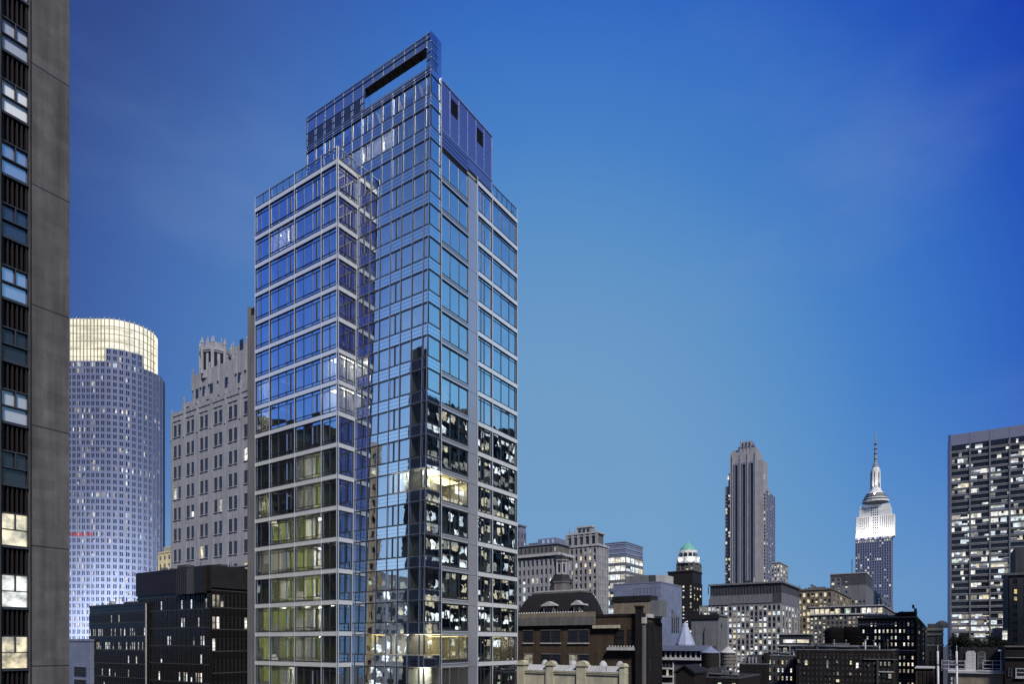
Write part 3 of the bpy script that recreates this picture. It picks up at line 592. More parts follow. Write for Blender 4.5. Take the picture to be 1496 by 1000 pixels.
# ================================================================== LEFT EDGE: stone slab with window strips
def stone_slab():
    Y = 41.0; E = P(101.5, Y)
    T = Thing('stone_tower', 'grey stone clad tower with a window strip at the left edge, nearest of all', 'tower', (E[0], E[1], 0))
    F = Fr(E, neg(dR), nR); top = CZ + 45
    us0, us1 = ext(E, neg(dR), 43.5), ext(E, neg(dR), 2.5)
    wl = T.p('wall'); FB = Fr(E, dL, dR)
    wl.box(F, 0, us0, 0, top, 0, -20, 'panelstone'); wl.box(F, us1, us1 + 2.3, 0, top, 0, -20, 'panelstone'); wl.box(F, us1 + 3.6, us1 + 6, 0, top, 0, -20, 'panelstone')
    wl.box(F, us0, us1, 0, top, -.55, -19.5, 'blackmetal'); wl.box(F, us1 + 2.3, us1 + 3.6, 0, top, -.55, -19.5, 'blackmetal')
    pitch = 89 * 39.0 / FX
    zt = H(38, 38.9) 
    jt = T.p('joints')
    # panel joints across the stone
    for i in range(-2, 9):
        z = H(106, 40) - i * pitch * 2 + .0
        jt.box(F, 0, us0, z - .03, z + .03, .002, .006, 'blackmetal')
    jt.box(F, us0 - .07, us0 - .02, 0, top, .002, .05, 'blackmetal'); jt.box(F, us1 + .02, us1 + .07, 0, top, .002, .05, 'blackmetal')
    W = us1 - us0; um = us0 + W * .48
    kinds = ['dark', 'bluepane', 'dim', 'whiteblind', 'bluepane', 'blueglass', 'bluepane', 'dark', 'greyblind', 'dark', 'lit_warm2', 'lit_white', 'lit_warm', 'lit_warm2', 'dark']
    for i, kd in enumerate(kinds):
        z1 = zt + (1 - i + 1) * pitch ; z0 = z1 - pitch * .54
        mat = {'dim': 'greyblind', 'lit_warm2': 'lit_warm'}.get(kd, kd)
        if z1 > top: continue
        fw = MB(); t = .06
        zc = (z0 + z1) / 2
        for q in ((us0, us1, z1 - t, z1), (us0, us1, z0, z0 + t), (us0, us1, zc - t / 2, zc + t / 2), (us0, us0 + t, z0 + t, z1 - t), (us1 - t, us1, z0 + t, z1 - t), (um - t / 2, um + t / 2, zc, z1 - t)): fw.box(F, *q, -.5, -.12, 'darkframe')
        o = T.one(fw, 'window'); pn = MB()
        pn.box(F, us0 + t, um - t / 2, zc + t / 2, z1 - t, -.34, -.3, mat); pn.box(F, um + t / 2, us1 - t, zc + t / 2, z1 - t, -.34, -.3, mat); pn.box(F, us0 + t, us1 - t, z0 + t, zc - t / 2, -.34, -.3, mat)
        T.one(pn, 'pane', o)
        lv = MB(); lvd = lv
        for j in range(6): lv.box(F, us0 + W * (j + .3) / 6, us0 + W * (j + .6) / 6, z0 - pitch * .46 + .05, z0 - .05, -.5, -.2, 'blackbrown')
        lv.box(F, us0, us1, z0 - .1, z0 - .02, -.5, -.1, 'darkframe'); lv.box(F, us0, us1, z0 - pitch * .46 + .02, z0 - pitch * .46 + .05, -.5, -.2, 'blackbrown'); T.one(lv, 'louvre')
    # openings on the far end wall
    T.facade(FB, 1, 19, CZ - 20, top - 2, 6, 16, 'panelstone', .6, .6, .15, .15)
    T.finish()
stone_slab()

# ================================================================== curved tower with the lantern crown
def lantern():
    ctr = (P(132, 405)[0], 405.0); Rr = 45.0
    T = Thing('curved_tower', 'round-fronted office tower with brightly lit lantern crown, far left', 'skyscraper', (ctr[0], ctr[1], 0))
    zt = CZ + 160; zb_ = CZ - 40; rows = 54; rh = (zt - zb_) / rows; XA, YA, rr0 = -233.5, 387.0, 22.0
    def outline(r, n=12, wl=-345.0):
        pts = [(wl, YA - r), (XA, YA - r)] + [(XA + r * math.sin(math.radians(q * 96 / n)), YA - r * math.cos(math.radians(q * 96 / n))) for q in range(1, n + 1)]
        return pts + [(XA + r * math.sin(math.radians(q)), YA - r * math.cos(math.radians(q))) for q in (110, 125, 140, 160, 180)] + [(wl, YA + r)]
    def prism(mb, pts, z0, z1, m):
        b = len(mb.v); n_ = len(pts); mb.v += [(x, y, z0) for x, y in pts] + [(x, y, z1) for x, y in pts]; kk = mb.mi(m)
        for q in range(n_): mb.f.append((b + q, b + (q + 1) % n_, b + n_ + (q + 1) % n_, b + n_ + q)); mb.m.append(kk); mb.smooth.append(False)
        mb.f.append(tuple(b + n_ + q for q in range(n_))); mb.m.append(kk); mb.smooth.append(False)
    prism(T.p('wall'), outline(rr0 - .02), 0, zt - .3, 'bluestone')
    def seg(p, q):
        dx, dy = q[0] - p[0], q[1] - p[1]; l_ = math.hypot(dx, dy); return Fr(p, (dx / l_, dy / l_), (dy / l_, -dx / l_)), l_
    o_ = outline(rr0); faces = [(seg((XA - 8.0 * (q + 1), YA - rr0), (XA - 8.0 * q, YA - rr0)), -1 - q, 3) for q in range(6)] + [(seg(o_[1 + q], o_[2 + q]), q, 1) for q in range(12)]
    rowp = [R.choice((0, 0, .02, .05, .1, .45)) for _ in range(rows + 3)]
    for (F, ch), idx, cols in faces:
        hi = 1 <= idx <= 6; rr_ = rows + (2 if hi else 0); cp = [R.choice((.0, .02, .05, .1, .5)) for _ in range(3)]
        if idx == -2: cp = [.1, .75, .6]
        T.facade(F, 0, ch, zb_, zb_ + rr_ * rh, cols, rr_, 'towergrid', .34 if cols == 3 else .42, .36, .5, glass='blueglass' if idx not in (0, 8) else 'dark', lits=('lit_white', 'lit_cool', 'lit_warm', 'lit_dim', 'lit_dim'), pairs=True, fn=lambda c, j, cp=cp: max(0, cp[c % 3] * .6 + rowp[j] * .6 - .03 + (.10 if j < 22 else 0)))
        if hi: T.p('wall').box(F, -.2, ch + .2, zb_ + rows * rh, zb_ + rr_ * rh, -2.5, 0, 'bluestone')
    zc0, zc1 = zt - .2, CZ + 186.0; rc = 18.0; co = outline(rc); cl = T.p('crown'); fin = T.p('crown_fins')
    b = len(cl.v); cl.v += [(x, y, zc0) for x, y in co] + [(x, y, zc1) for x, y in co]; n_ = len(co)
    for q in range(n_): cl.f.append((b + q, b + (q + 1) % n_, b + n_ + (q + 1) % n_, b + n_ + q)); cl.m.append(cl.mi('crownlit')); cl.smooth.append(False)
    prism(T.p('crown_roof'), outline(rc - 1), zc1 - 2, zc1 - 1, 'midgrey')
    cf = [seg((XA - 8.0 * (q + 1), YA - rc), (XA - 8.0 * q, YA - rc)) for q in range(12)] + [seg(co[1 + q], co[2 + q]) for q in range(12)]
    for F, ch in cf:
        m_ = 4 if ch > 5 else 1
        for q in range(m_): fin.box(F, ch * q / m_ - .22, ch * q / m_ + .22, zc0, zc1 + (1.0 if q == 0 else .3), .02, .5, 'cream')
        for q in range(1, 6): fin.box(F, .22, ch - .22, zc0 + q * 4.4, zc0 + q * 4.4 + .3, .02, .3, 'cream')
    z0 = H(783, 364); FS = Fr((0, YA - rr0 - .6), (1, 0), (0, -1))
    for q in range(7):
        cx = P(100 + q * 5.6, 364)[0]; sg = MB()
        for (a_, b_, c_, d_) in ((-.7, .7, 0, .45), (-.7, .7, 1.1, 1.5), (-.7, -.3, .5, 1.1)) if q else ((-.3, .3, -1, 3),): sg.box(FS, cx + a_, cx + b_, z0 + c_, z0 + d_, 0, .2, 'redsign')
        T.one(sg, 'sign_letter')
    T.finish()
lantern()
def floodlight(name, label, pos, aim, energy, size, group, col=(1, .97, .92), spread=120):
    """a floodlight: a black housing with its lamp in the mouth, pointed at what it washes"""
    v = (Vector(aim) - Vector(pos)).normalized()
    T = Thing('floodlight', label, 'floodlight', pos, group); h = T.p('housing'); p = Vector(pos)
    h.tube(p - v * size * .9, p - v * size * .1, size * .35, 'blackmetal', 10, size * .75); h.tube(p - v * size * .1, p, size * .75, 'blackmetal', 10, size * .8)
    h.tube((pos[0], pos[1], pos[2] - size * 1.6), p - v * size * .4, size * .12, 'blackmetal', 6)
    T.finish()
    ld = bpy.data.lights.new('flood_lamp', 'SPOT'); ld.energy = energy; ld.spot_size = math.radians(spread); ld.spot_blend = .8; ld.shadow_soft_size = size * .5; ld.color = col
    lo = bpy.data.objects.new('flood_lamp', ld); sc.collection.objects.link(lo); lo.parent = T.root; lo.location = v * (size * .7)
    lo.rotation_euler = (-v).to_track_quat('Z', 'Y').to_euler()
bx, by = P(150, 300)
for i, dx in enumerate((-35, 0, 35)):
    floodlight('floodlight', 'added unseen floodlight imitating city glow at the foot of the curved tower', (bx + dx, by - 5, 22), (bx + dx * .8, 365, CZ - 5), 9e5, 2.0, 'added city-glow floodlights under the curved tower', (1, 1, .94), 95)  # invented uplights, hidden from view, standing in for the glow of the city

# ================================================================== gothic stone building
def gothic():
    T = Grid('gothic_building', 'grey stone building with setbacks and a pinnacled octagonal crown, left of the glass tower', 'building', 251, 400, 420, 140)
    zu = T.zu; u = T.u
    z1 = zu(607, 262); uL = T.w
    T.mass(0, z1, 'greystone')
    base = CZ - 12
    T.facade(T.F, 0, uL, base, z1 - 1.3, 7, 13, 'greystone', .40, .42, .3, .05, lits=('lit_white', 'lit_warm'), pairs=True, sill='palegrey', frame='darkframe')
    T.coping(z1, 'greystone', h=.9, o=.15)
    ud, zd = T.ud, T.zd
    e2, e3, e4 = ud(2.0, 268), ud(3.4, 281), ud(5.0, 340)
    z2 = zd(2.0, 589, 272); T.mass(z1 + .0, z2, 'greystone', u1=e2, v0=2.0, v1=14)
    F2 = T.pl(2.0); T.facade(F2, 0, e2, z1 + .2, z2 - .4, 9, 1, 'greystone', .6, .5, .25, .05)
    z3 = zd(3.4, 548, 284); T.mass(z2, z3, 'greystone', u1=e3, v0=3.4, v1=14)
    F3 = T.pl(3.4)
    for px in (288, 298, 309, 331, 350):
        uu = ud(3.4, px); T.win(F3, uu - .6, uu + .6, z2 + .8, z2 + 3.4, 'dark', 'darkframe')
    z4 = zd(5.0, 506, 345); T.mass(z3, z4, 'greystone', u1=e4, v0=5.0, v1=14)
    F4 = T.pl(5.0)
    for px, q0, m in ((353, 2.6, 'dark'), (354, -1.2, 'lit_dim'), (366, 2.0, 'dark')): uu = ud(5.0, px); T.win(F4, uu - .7, uu + .7, z3 + q0, z3 + q0 + 2.4, m, 'darkframe')
    # buttress ribs and stepped pinnacles along every setback
    def row(F, ua, ub, n, za, zc, d=.35):
        for i in range(n):
            a = ua + (ub - ua) * i / (n - 1); rb = MB(); rb.box(F, a - .28, a + .28, za, zc, .0, d, 'greystone', -.2)
            rb.box(F, a - .18, a + .18, zc, zc + .8, -.1, d - .1, 'greystone', -.25); T.one(rb, 'buttress')
    row(T.F, .3, uL - .3, 8, z1 - 6, z1 + 1.0, .45); row(F2, .3, e2 - .3, 9, z2 - 2, z2 + .9); row(F3, .3, e3 - .3, 11, z3 - 4, z3 + .8); row(F4, .3, e4 - .2, 5, z4 - 4, z4 + .5)
    # octagon crown
    cpt = T.F.at(ud(6.6, 316), -6.6); r = 21.5 * cpt[1] / FX
    zc0, zc1 = z3 - 1, H(509, cpt[1] - 2)
    cr = T.p('crown'); cr.lathe(cpt, [(r, zc0 - 1), (r, zc1 - 1.2), (r + .35, zc1 - 1.1), (r + .35, zc1 - .4), (r - .4, zc1 - .3), (r - .4, zc1 + .5), (r * .62, zc1 + .5), (r * .62, zc1 + 1.6)], 8, 'greystone', rot=AZ + math.pi / 8)
    for i in range(8):
        a_ = AZ + math.pi / 8 + i * math.pi / 4
        x, y = cpt[0] + r * math.cos(a_), cpt[1] + r * math.sin(a_)
        cr.lathe((x, y), [(.42, zc0), (.42, zc1 + .6), (.5, zc1 + .7), (.05, zc1 + 2.4)], 6, 'greystone')
        a2 = a_ + math.pi / 8; nx, ny = math.cos(a2), math.sin(a2); rr = r * math.cos(math.pi / 8)
        F = Fr((cpt[0] + nx * rr, cpt[1] + ny * rr), (-ny, nx), (nx, ny))
        if ny < .3:
            for s_ in (-.75, .75): T.win(F, s_ - .4, s_ + .4, zc0 + 1.0, zc1 - 1.6, 'dark')
            cr.box(F, -1.3, 1.3, zc1 - 1.55, zc1 - 1.35, 0, .25, 'greystone')
        x, y = cpt[0] + r * .6 * math.cos(a_), cpt[1] + r * .6 * math.sin(a_)
        cr.lathe((x, y), [(.2, zc1), (.2, zc1 + 2.0), (.04, zc1 + 3.2)], 5, 'greystone')
    T.finish()
gothic()

# ================================================================== dark office block, lower left
def darkblock():
    T = Grid('dark_office_block', 'low black glass office block with lit panes imitating scattered reflections, lower left', 'office block', 201, 308, 361.5, 92)
    F, G = T.F, T.G; u, v = T.u, T.v
    z1 = H(826, 92); zm = H(868, 92)
    T.mass(0, z1 - .3, 'black')
    T.p('roof_band').box(F, -.15, T.w + .15, zm + .4, z1, .003, .2, 'blackbrown'); T.p('roof_band').box(G, .0, T.dp, zm + .9, z1, .003, .2, 'blackmetal')
    n = T.p('roof_band'); n.box(F, u(291), u(263), zm + .1, z1 - .2, .205, .6, 'deepgrey'); n.box(F, u(304), u(292), zm + .1, z1 - .25, .205, .9, 'blackmetal')
    for q in range(5): n.box(F, u(263) - .55 - q * .55, u(263) - .25 - q * .55, zm + .2, z1 - .25, .62, .68, 'blackmetal')
    lp = lambda c, r: (.42 if r in (0, 2) else .10) if c > 3 else .22
    T.facade(F, 0.1, T.w, CZ - 14.5, zm, 32, 8, 'black', .16, .46, .06, 0, lits=('lit_white', 'lit_cool', 'lit_dim', 'lit_dim'), glass='black', sill='deepgrey', frame='blackmetal', fn=lambda i, j: .75 if (j == 3 and 1 < i < 13) else (.38 if j == 5 and 1 < i < 10 else .09), pm='blackmetal')  # glowing panes stand for specks of light reflected in the black glass
    T.facade(G, 0.1, T.dp, CZ - 14.5, zm + .6, 9, 7, 'black', .12, .42, .06, 0, lits=('lit_white', 'lit_dim', 'lit_dim'), glass='black', sill='deepgrey', frame='blackmetal', fn=lambda i, j: .5 if i < 3 else .04, pm='blackmetal')
    sk = T.p('skylight'); C2 = T.F.at(-T.dp * 0.0, -6); FF = Fr(C2, dL, nL)
    sk.hexa([FF(-4.2, z1, 0), FF(.5, z1, 0), FF(.5, z1, -4), FF(-4.2, z1, -4), FF(-3.3, z1 + .8, -.6), FF(-.8, z1 + .8, -.6), FF(-.8, z1 + .8, -3), FF(-3.3, z1 + .8, -3)], 'palegrey')
    clutter(T, F, 1, T.w - 1, z1, 1.5, 8, 10, 1.2)
    mb = T.p('mullions')
    for i in range(17): mb.box(F, .1 + (T.w - .1) * i / 16 - .04, .1 + (T.w - .1) * i / 16 + .04, CZ - 14.5, zm, .063, .13, 'blackmetal')
    T.finish()
    W = Grid('dark_office_wing', 'black glass wing lower than the block it adjoins, speckled with lit panes imitating reflections', 'office block', 131, 214, 221, T.F.at(T.u(214))[1] - .9, depth=.8)
    F = W.F; zt = W.zu(882, 205)
    W.mass(0, zt - .2, 'black'); W.coping(zt - .25, 'blackmetal', h=.35, o=.1)
    clutter(W, F, .8, W.w - .8, zt - .2, .3, .7, 5); W.p('corner_strip').box(F, -.1, .12, CZ - 14, zt - .1, .005, .14, 'palegrey')
    W.facade(F, .15, W.w, CZ - 15, zt - 1.2, 30, 9, 'black', .18, .42, .07, 0, lits=('lit_white', 'lit_cool', 'lit_dim', 'lit_dim'), glass='black', sill='deepgrey', frame='blackmetal', fn=lambda i, j: .5 if j in (6, 7) else (.4 if j == 2 else .14), pm='blackmetal')  # reflected specks drawn as glowing panes on the wing too
    W.finish()
    B = Grid('blue_walled_building', 'plain blue walled building with two dark windows, lower left corner beside the stone tower', 'building', 70, 131.5, 136, 110, depth=14)
    zt = B.z(938); B.mass(0, zt, 'bluewall'); B.coping(zt, 'bluestone', h=.4, o=.1)
    for py0, py1 in ((976, 990), (995, 1009)): B.win(B.F, B.u(126), B.u(109), B.z(py1), B.z(py0), 'dark', 'darkframe', .01)
    B.finish()
    O = Grid('ochre_building', 'small floodlit ochre building glimpsed between the curved tower and the gothic building', 'building', 232, 258, 270, 300, depth=20)
    zt = O.z(806); O.mass(0, zt, 'cream'); O.facade(O.F, 0, O.w, CZ - 10, zt - .5, 4, 14, 'cream', .55, .5, .4, .15); O.coping(zt, 'cream')
    O.p('upper_tier').box(O.F, 1.5, O.w - 1.5, zt, O.z(796), -1.5, -12, 'cream')
    O.finish()
    floodlight('floodlight', 'floodlight on the roof before the small ochre building', (O.F.at(4, 22)[0], O.F.at(4, 22)[1], CZ + 16), (*O.F.at(4, 0), CZ + 42), 40000, .6, 'rooftop floodlights', (1, .8, .5))
darkblock()

# ================================================================== right of the tower: the middle distance
def ornate():
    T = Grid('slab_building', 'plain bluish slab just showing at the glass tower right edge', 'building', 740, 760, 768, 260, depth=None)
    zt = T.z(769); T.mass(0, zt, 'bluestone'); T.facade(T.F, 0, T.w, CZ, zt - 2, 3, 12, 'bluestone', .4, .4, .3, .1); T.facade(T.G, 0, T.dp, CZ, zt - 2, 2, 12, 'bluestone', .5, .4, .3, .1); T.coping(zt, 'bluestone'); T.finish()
    T = Grid('ornate_block', 'broad old stone block with heavy cornice and roof pavilions, behind the mansard roof', 'building', 745, 815, 834, 215)
    zc = T.z(812); zt = T.z(795); T.mass(0, zc, 'darkstone')
    T.facade(T.F, 0, T.w, CZ + 2, zc - .8, 11, 9, 'greystone', .42, .4, .45, .22, lits=('lit_white', 'lit_warm', 'lit_dim'), pm='greystone'); T.facade(T.G, 0, T.dp, CZ + 2, zc - .8, 4, 9, 'greystone', .42, .4, .45, .25)
    T.coping(zc, 'palegrey', h=.9, o=1.1, part='cornice'); T.mass(zc + .9, zt, 'darkstone', .4, T.w - .4, .4, T.dp - .4)
    FF = Fr(T.F.at(0, -.4), dL, nL); T.facade(FF, .4, T.w - .4, zc + .95, zt - .5, 11, 1, 'darkstone', .5, .4, .25, .1); T.coping(zt, 'bluestone', .4, T.w - .4, .4, T.dp - .4, h=.5, o=.5, part='upper_cornice')
    T.mass(zt + .4, T.z(784), 'bluestone', T.ud(2, 812), T.ud(2, 786), 2, 9, part='roof_pavilion'); T.mass(zt + .4, T.z(789), 'darkstone', T.u(782), T.u(768), 2, 9, part='roof_pavilion')
    for px in (790, 797, 804): T.p('roof_pavilion').box(T.F, T.u(px) - .5, T.u(px) + .5, zt + .6, T.z(786), -1.99, -1.7, 'paleline')
    T.finish()
    T = Grid('ornate_tower', 'old stone tower with arched top storeys, left of the white banded office block', 'tower', 820, 873, 887, 225)
    F, G = T.F, T.G; zs = T.z(832); z1 = T.z(798); z2 = T.z(778); z3 = T.z(767)
    T.mass(0, z1, 'darkstone')
    T.facade(F, 0, T.w, CZ + 2, z1 - .4, 8, 13, 'greystone', .45, .38, .6, .28, lits=('lit_white', 'lit_warm', 'lit_dim', 'lit_dim')); T.facade(G, 0, T.dp, CZ + 2, z1 - .4, 4, 13, 'greystone', .45, .38, .6, .3)
    T.coping(z1, 'palegrey', h=.7, o=.7, part='cornice')
    ua, ub = T.ud(1.5, 872), T.ud(1.5, 829); T.mass(z1, z2, 'darkstone', ua, ub, 1.5, T.dp - 1)
    cr = T.p('crown'); F2 = Fr(F.at(0, -1.5), dL, nL); n = 5; st = (ub - ua) / n
    for i in range(n + 1): cr.box(F2, ua + i * st - .5, ua + i * st + .5, z1, z2 + .3, 0, .5, 'greystone')
    for i in range(n):
        c = ua + (i + .5) * st; T.win(F2, c - st * .28, c + st * .28, z1 + .9, z1 + 2.6, 'dark')
        for j in range(7):
            a1, a2 = math.pi * j / 7, math.pi * (j + 1) / 7; q = st * .36
            cr.hexa([F2(c + q * math.cos(a1), z2 - 1.6 + q * math.sin(a1), 0), F2(c + q * math.cos(a2), z2 - 1.6 + q * math.sin(a2), 0), F2(c + q * math.cos(a2), z2 - 1.6 + q * math.sin(a2), .5), F2(c + q * math.cos(a1), z2 - 1.6 + q * math.sin(a1), .5),
                     F2(c + q * 1.3 * math.cos(a1), z2 - 1.6 + q * 1.3 * math.sin(a1), 0), F2(c + q * 1.3 * math.cos(a2), z2 - 1.6 + q * 1.3 * math.sin(a2), 0), F2(c + q * 1.3 * math.cos(a2), z2 - 1.6 + q * 1.3 * math.sin(a2), .5), F2(c + q * 1.3 * math.cos(a1), z2 - 1.6 + q * 1.3 * math.sin(a1), .5)], 'palegrey')
        T.win(F2, c - st * .25, c + st * .25, z2 - 2.6, z2 - 1.0, 'dark')
    T.coping(z2, 'palegrey', ua, ub, 1.5, T.dp - 1, h=.5, o=.6, part='cornice')
    ja, jb = T.ud(3, 864), T.ud(3, 843); T.mass(z2 + .3, z3, 'greystone', ja, jb, 3, T.dp - 3, part='roof_house'); T.coping(z3, 'palegrey', ja, jb, 3, T.dp - 3, h=.6, o=.3, part='roof_house')
    for px in (845, 851, 857): T.win(T.pl(3), T.ud(3, px + 2) - .5, T.ud(3, px + 2) + .5, z2 + .9, z3 - .5, 'dark')
    for px in (830, 838, 866): cr.lathe(F2.at(T.u(px), 0), [(.35, z2), (.35, z2 + 1.2), (.05, z2 + 2.6)], 6, 'greystone')
    T.finish()
    T = Grid('banded_office_block', 'modern office block with bright white lit floor bands and a plain grey top', 'office block', 884, 914, 939, 300)
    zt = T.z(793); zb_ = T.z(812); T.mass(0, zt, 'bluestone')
    for Fq, wq in ((T.F, T.w), (T.G, T.dp)):
        T.facade(Fq, 0, wq, CZ + 5, zb_, 4, 9, 'midgrey', .06, .38, .25, .85, lits=('lit_white', 'lit_white', 'lit_cool', 'lit_warm'), rowp=.4)
        for q in range(3): T.p('top_bands').box(Fq, -.2 if Fq is T.F else 0, wq, zb_ + 1 + q * 2.2, zb_ + 1.25 + q * 2.2, .0, .2, 'paleline')
    T.coping(zt, 'bluestone', h=.4, o=.2); T.finish()
    # blue-grey concrete block with plant room
    T = Grid('blue_concrete_block', 'blank blue-grey concrete block with white plant room on its roof', 'building', 896, 965, 996, 175)
    zt = T.z(852); T.mass(0, zt, 'bluewall'); T.coping(zt, 'bluestone', h=.35, o=.08)
    T.facade(T.F, T.u(958), T.u(926), T.z(905), zt - 1, 6, 4, 'bluewall', .12, .25, .12, .05, glass='bluestone')
    T.mass(zt + .2, T.z(838), 'midgrey', T.ud(3, 948), T.ud(3, 913), 3, 10, part='plant_room'); T.mass(zt + .2, T.z(838.5), 'deepgrey', T.ud(3, 957), T.ud(3, 948.5), 3, 10, part='plant_room'); T.mass(zt + .2, T.z(839), 'palegrey', T.ud(3, 971), T.ud(3, 957.5), 3.2, 10, part='plant_room')
    for i in range(4): T.win(T.G, T.dp * (.5 + .1 * i), T.dp * (.56 + .1 * i), T.z(925), T.z(890 + 3 * i), 'dark')
    T.finish()
    # green domed tower
    T = Grid('brown_tower_slab', 'dark brown blank slab standing in front of the green domed tower', 'building', 976, 1012, 1025, 300)
    zt = T.z(836); T.mass(0, zt, 'blackbrown'); T.coping(zt, 'darkbrick', h=.7, o=.3)
    T.facade(T.F, 0, T.u(996), CZ + 3, zt - 6, 3, 15, 'blackbrown', .5, .4, .3, .35, lits=('lit_warm', 'lit_white', 'lit_dim')); T.facade(T.G, 0, T.dp, CZ + 3, zt - 5, 3, 15, 'darkbrick', .5, .4, .3, .4); T.finish()
    T = Grid('domed_tower', 'slender tower with a small green copper dome over a floodlit white ring', 'tower', 988, 1014, 1024, 330)
    zt = T.z(821); T.mass(0, zt, 'darkstone'); T.facade(T.F, 0, T.w, CZ + 10, zt - .5, 4, 16, 'darkstone', .5, .45, .4, .3, lits=('lit_warm', 'lit_white', 'lit_dim')); T.facade(T.G, 0, T.dp, CZ + 10, zt - .5, 3, 16, 'darkstone', .5, .45, .4, .35)
    c = P(1005, 336); k = 336 / FX
    hz = lambda py: H(py, 336)
    T.p('ring').lathe(c, [(16 * k, zt - .5), (16 * k, hz(818)), (16.8 * k, hz(817.5)), (16.8 * k, hz(816)), (13.0 * k, hz(815.5)), (13.0 * k, hz(808)), (13.6 * k, hz(807.5)), (13.6 * k, hz(806))], 12, 'floodstone')
    T.p('dome').lathe(c, [(12.0 * k, hz(806)), (11.2 * k, hz(803.5)), (9.0 * k, hz(800)), (5.8 * k, hz(797)), (2.8 * k, hz(795)), (1.2 * k, hz(793.5)), (.3 * k, hz(790))], 12, 'copper', smooth=True)
    for i in range(12):
        a_ = 2 * math.pi * i / 12; F = Fr((c[0] + 12.95 * k * math.cos(a_), c[1] + 12.95 * k * math.sin(a_)), (-math.sin(a_), math.cos(a_)), (math.cos(a_), math.sin(a_)))
        if math.sin(a_) < .4: T.win(F, -.9, .9, hz(815), hz(809.5), 'dark')
    T.finish()
    for i, a_ in enumerate((-150, -90, -30)):
        q = math.radians(a_); floodlight('floodlight', 'floodlight on a bracket round the green domed tower', (c[0] + 7.6 * math.cos(q), c[1] + 7.6 * math.sin(q), zt + .6), (c[0], c[1], hz(808)), 700, .3, 'floodlights round the green dome')
ornate()

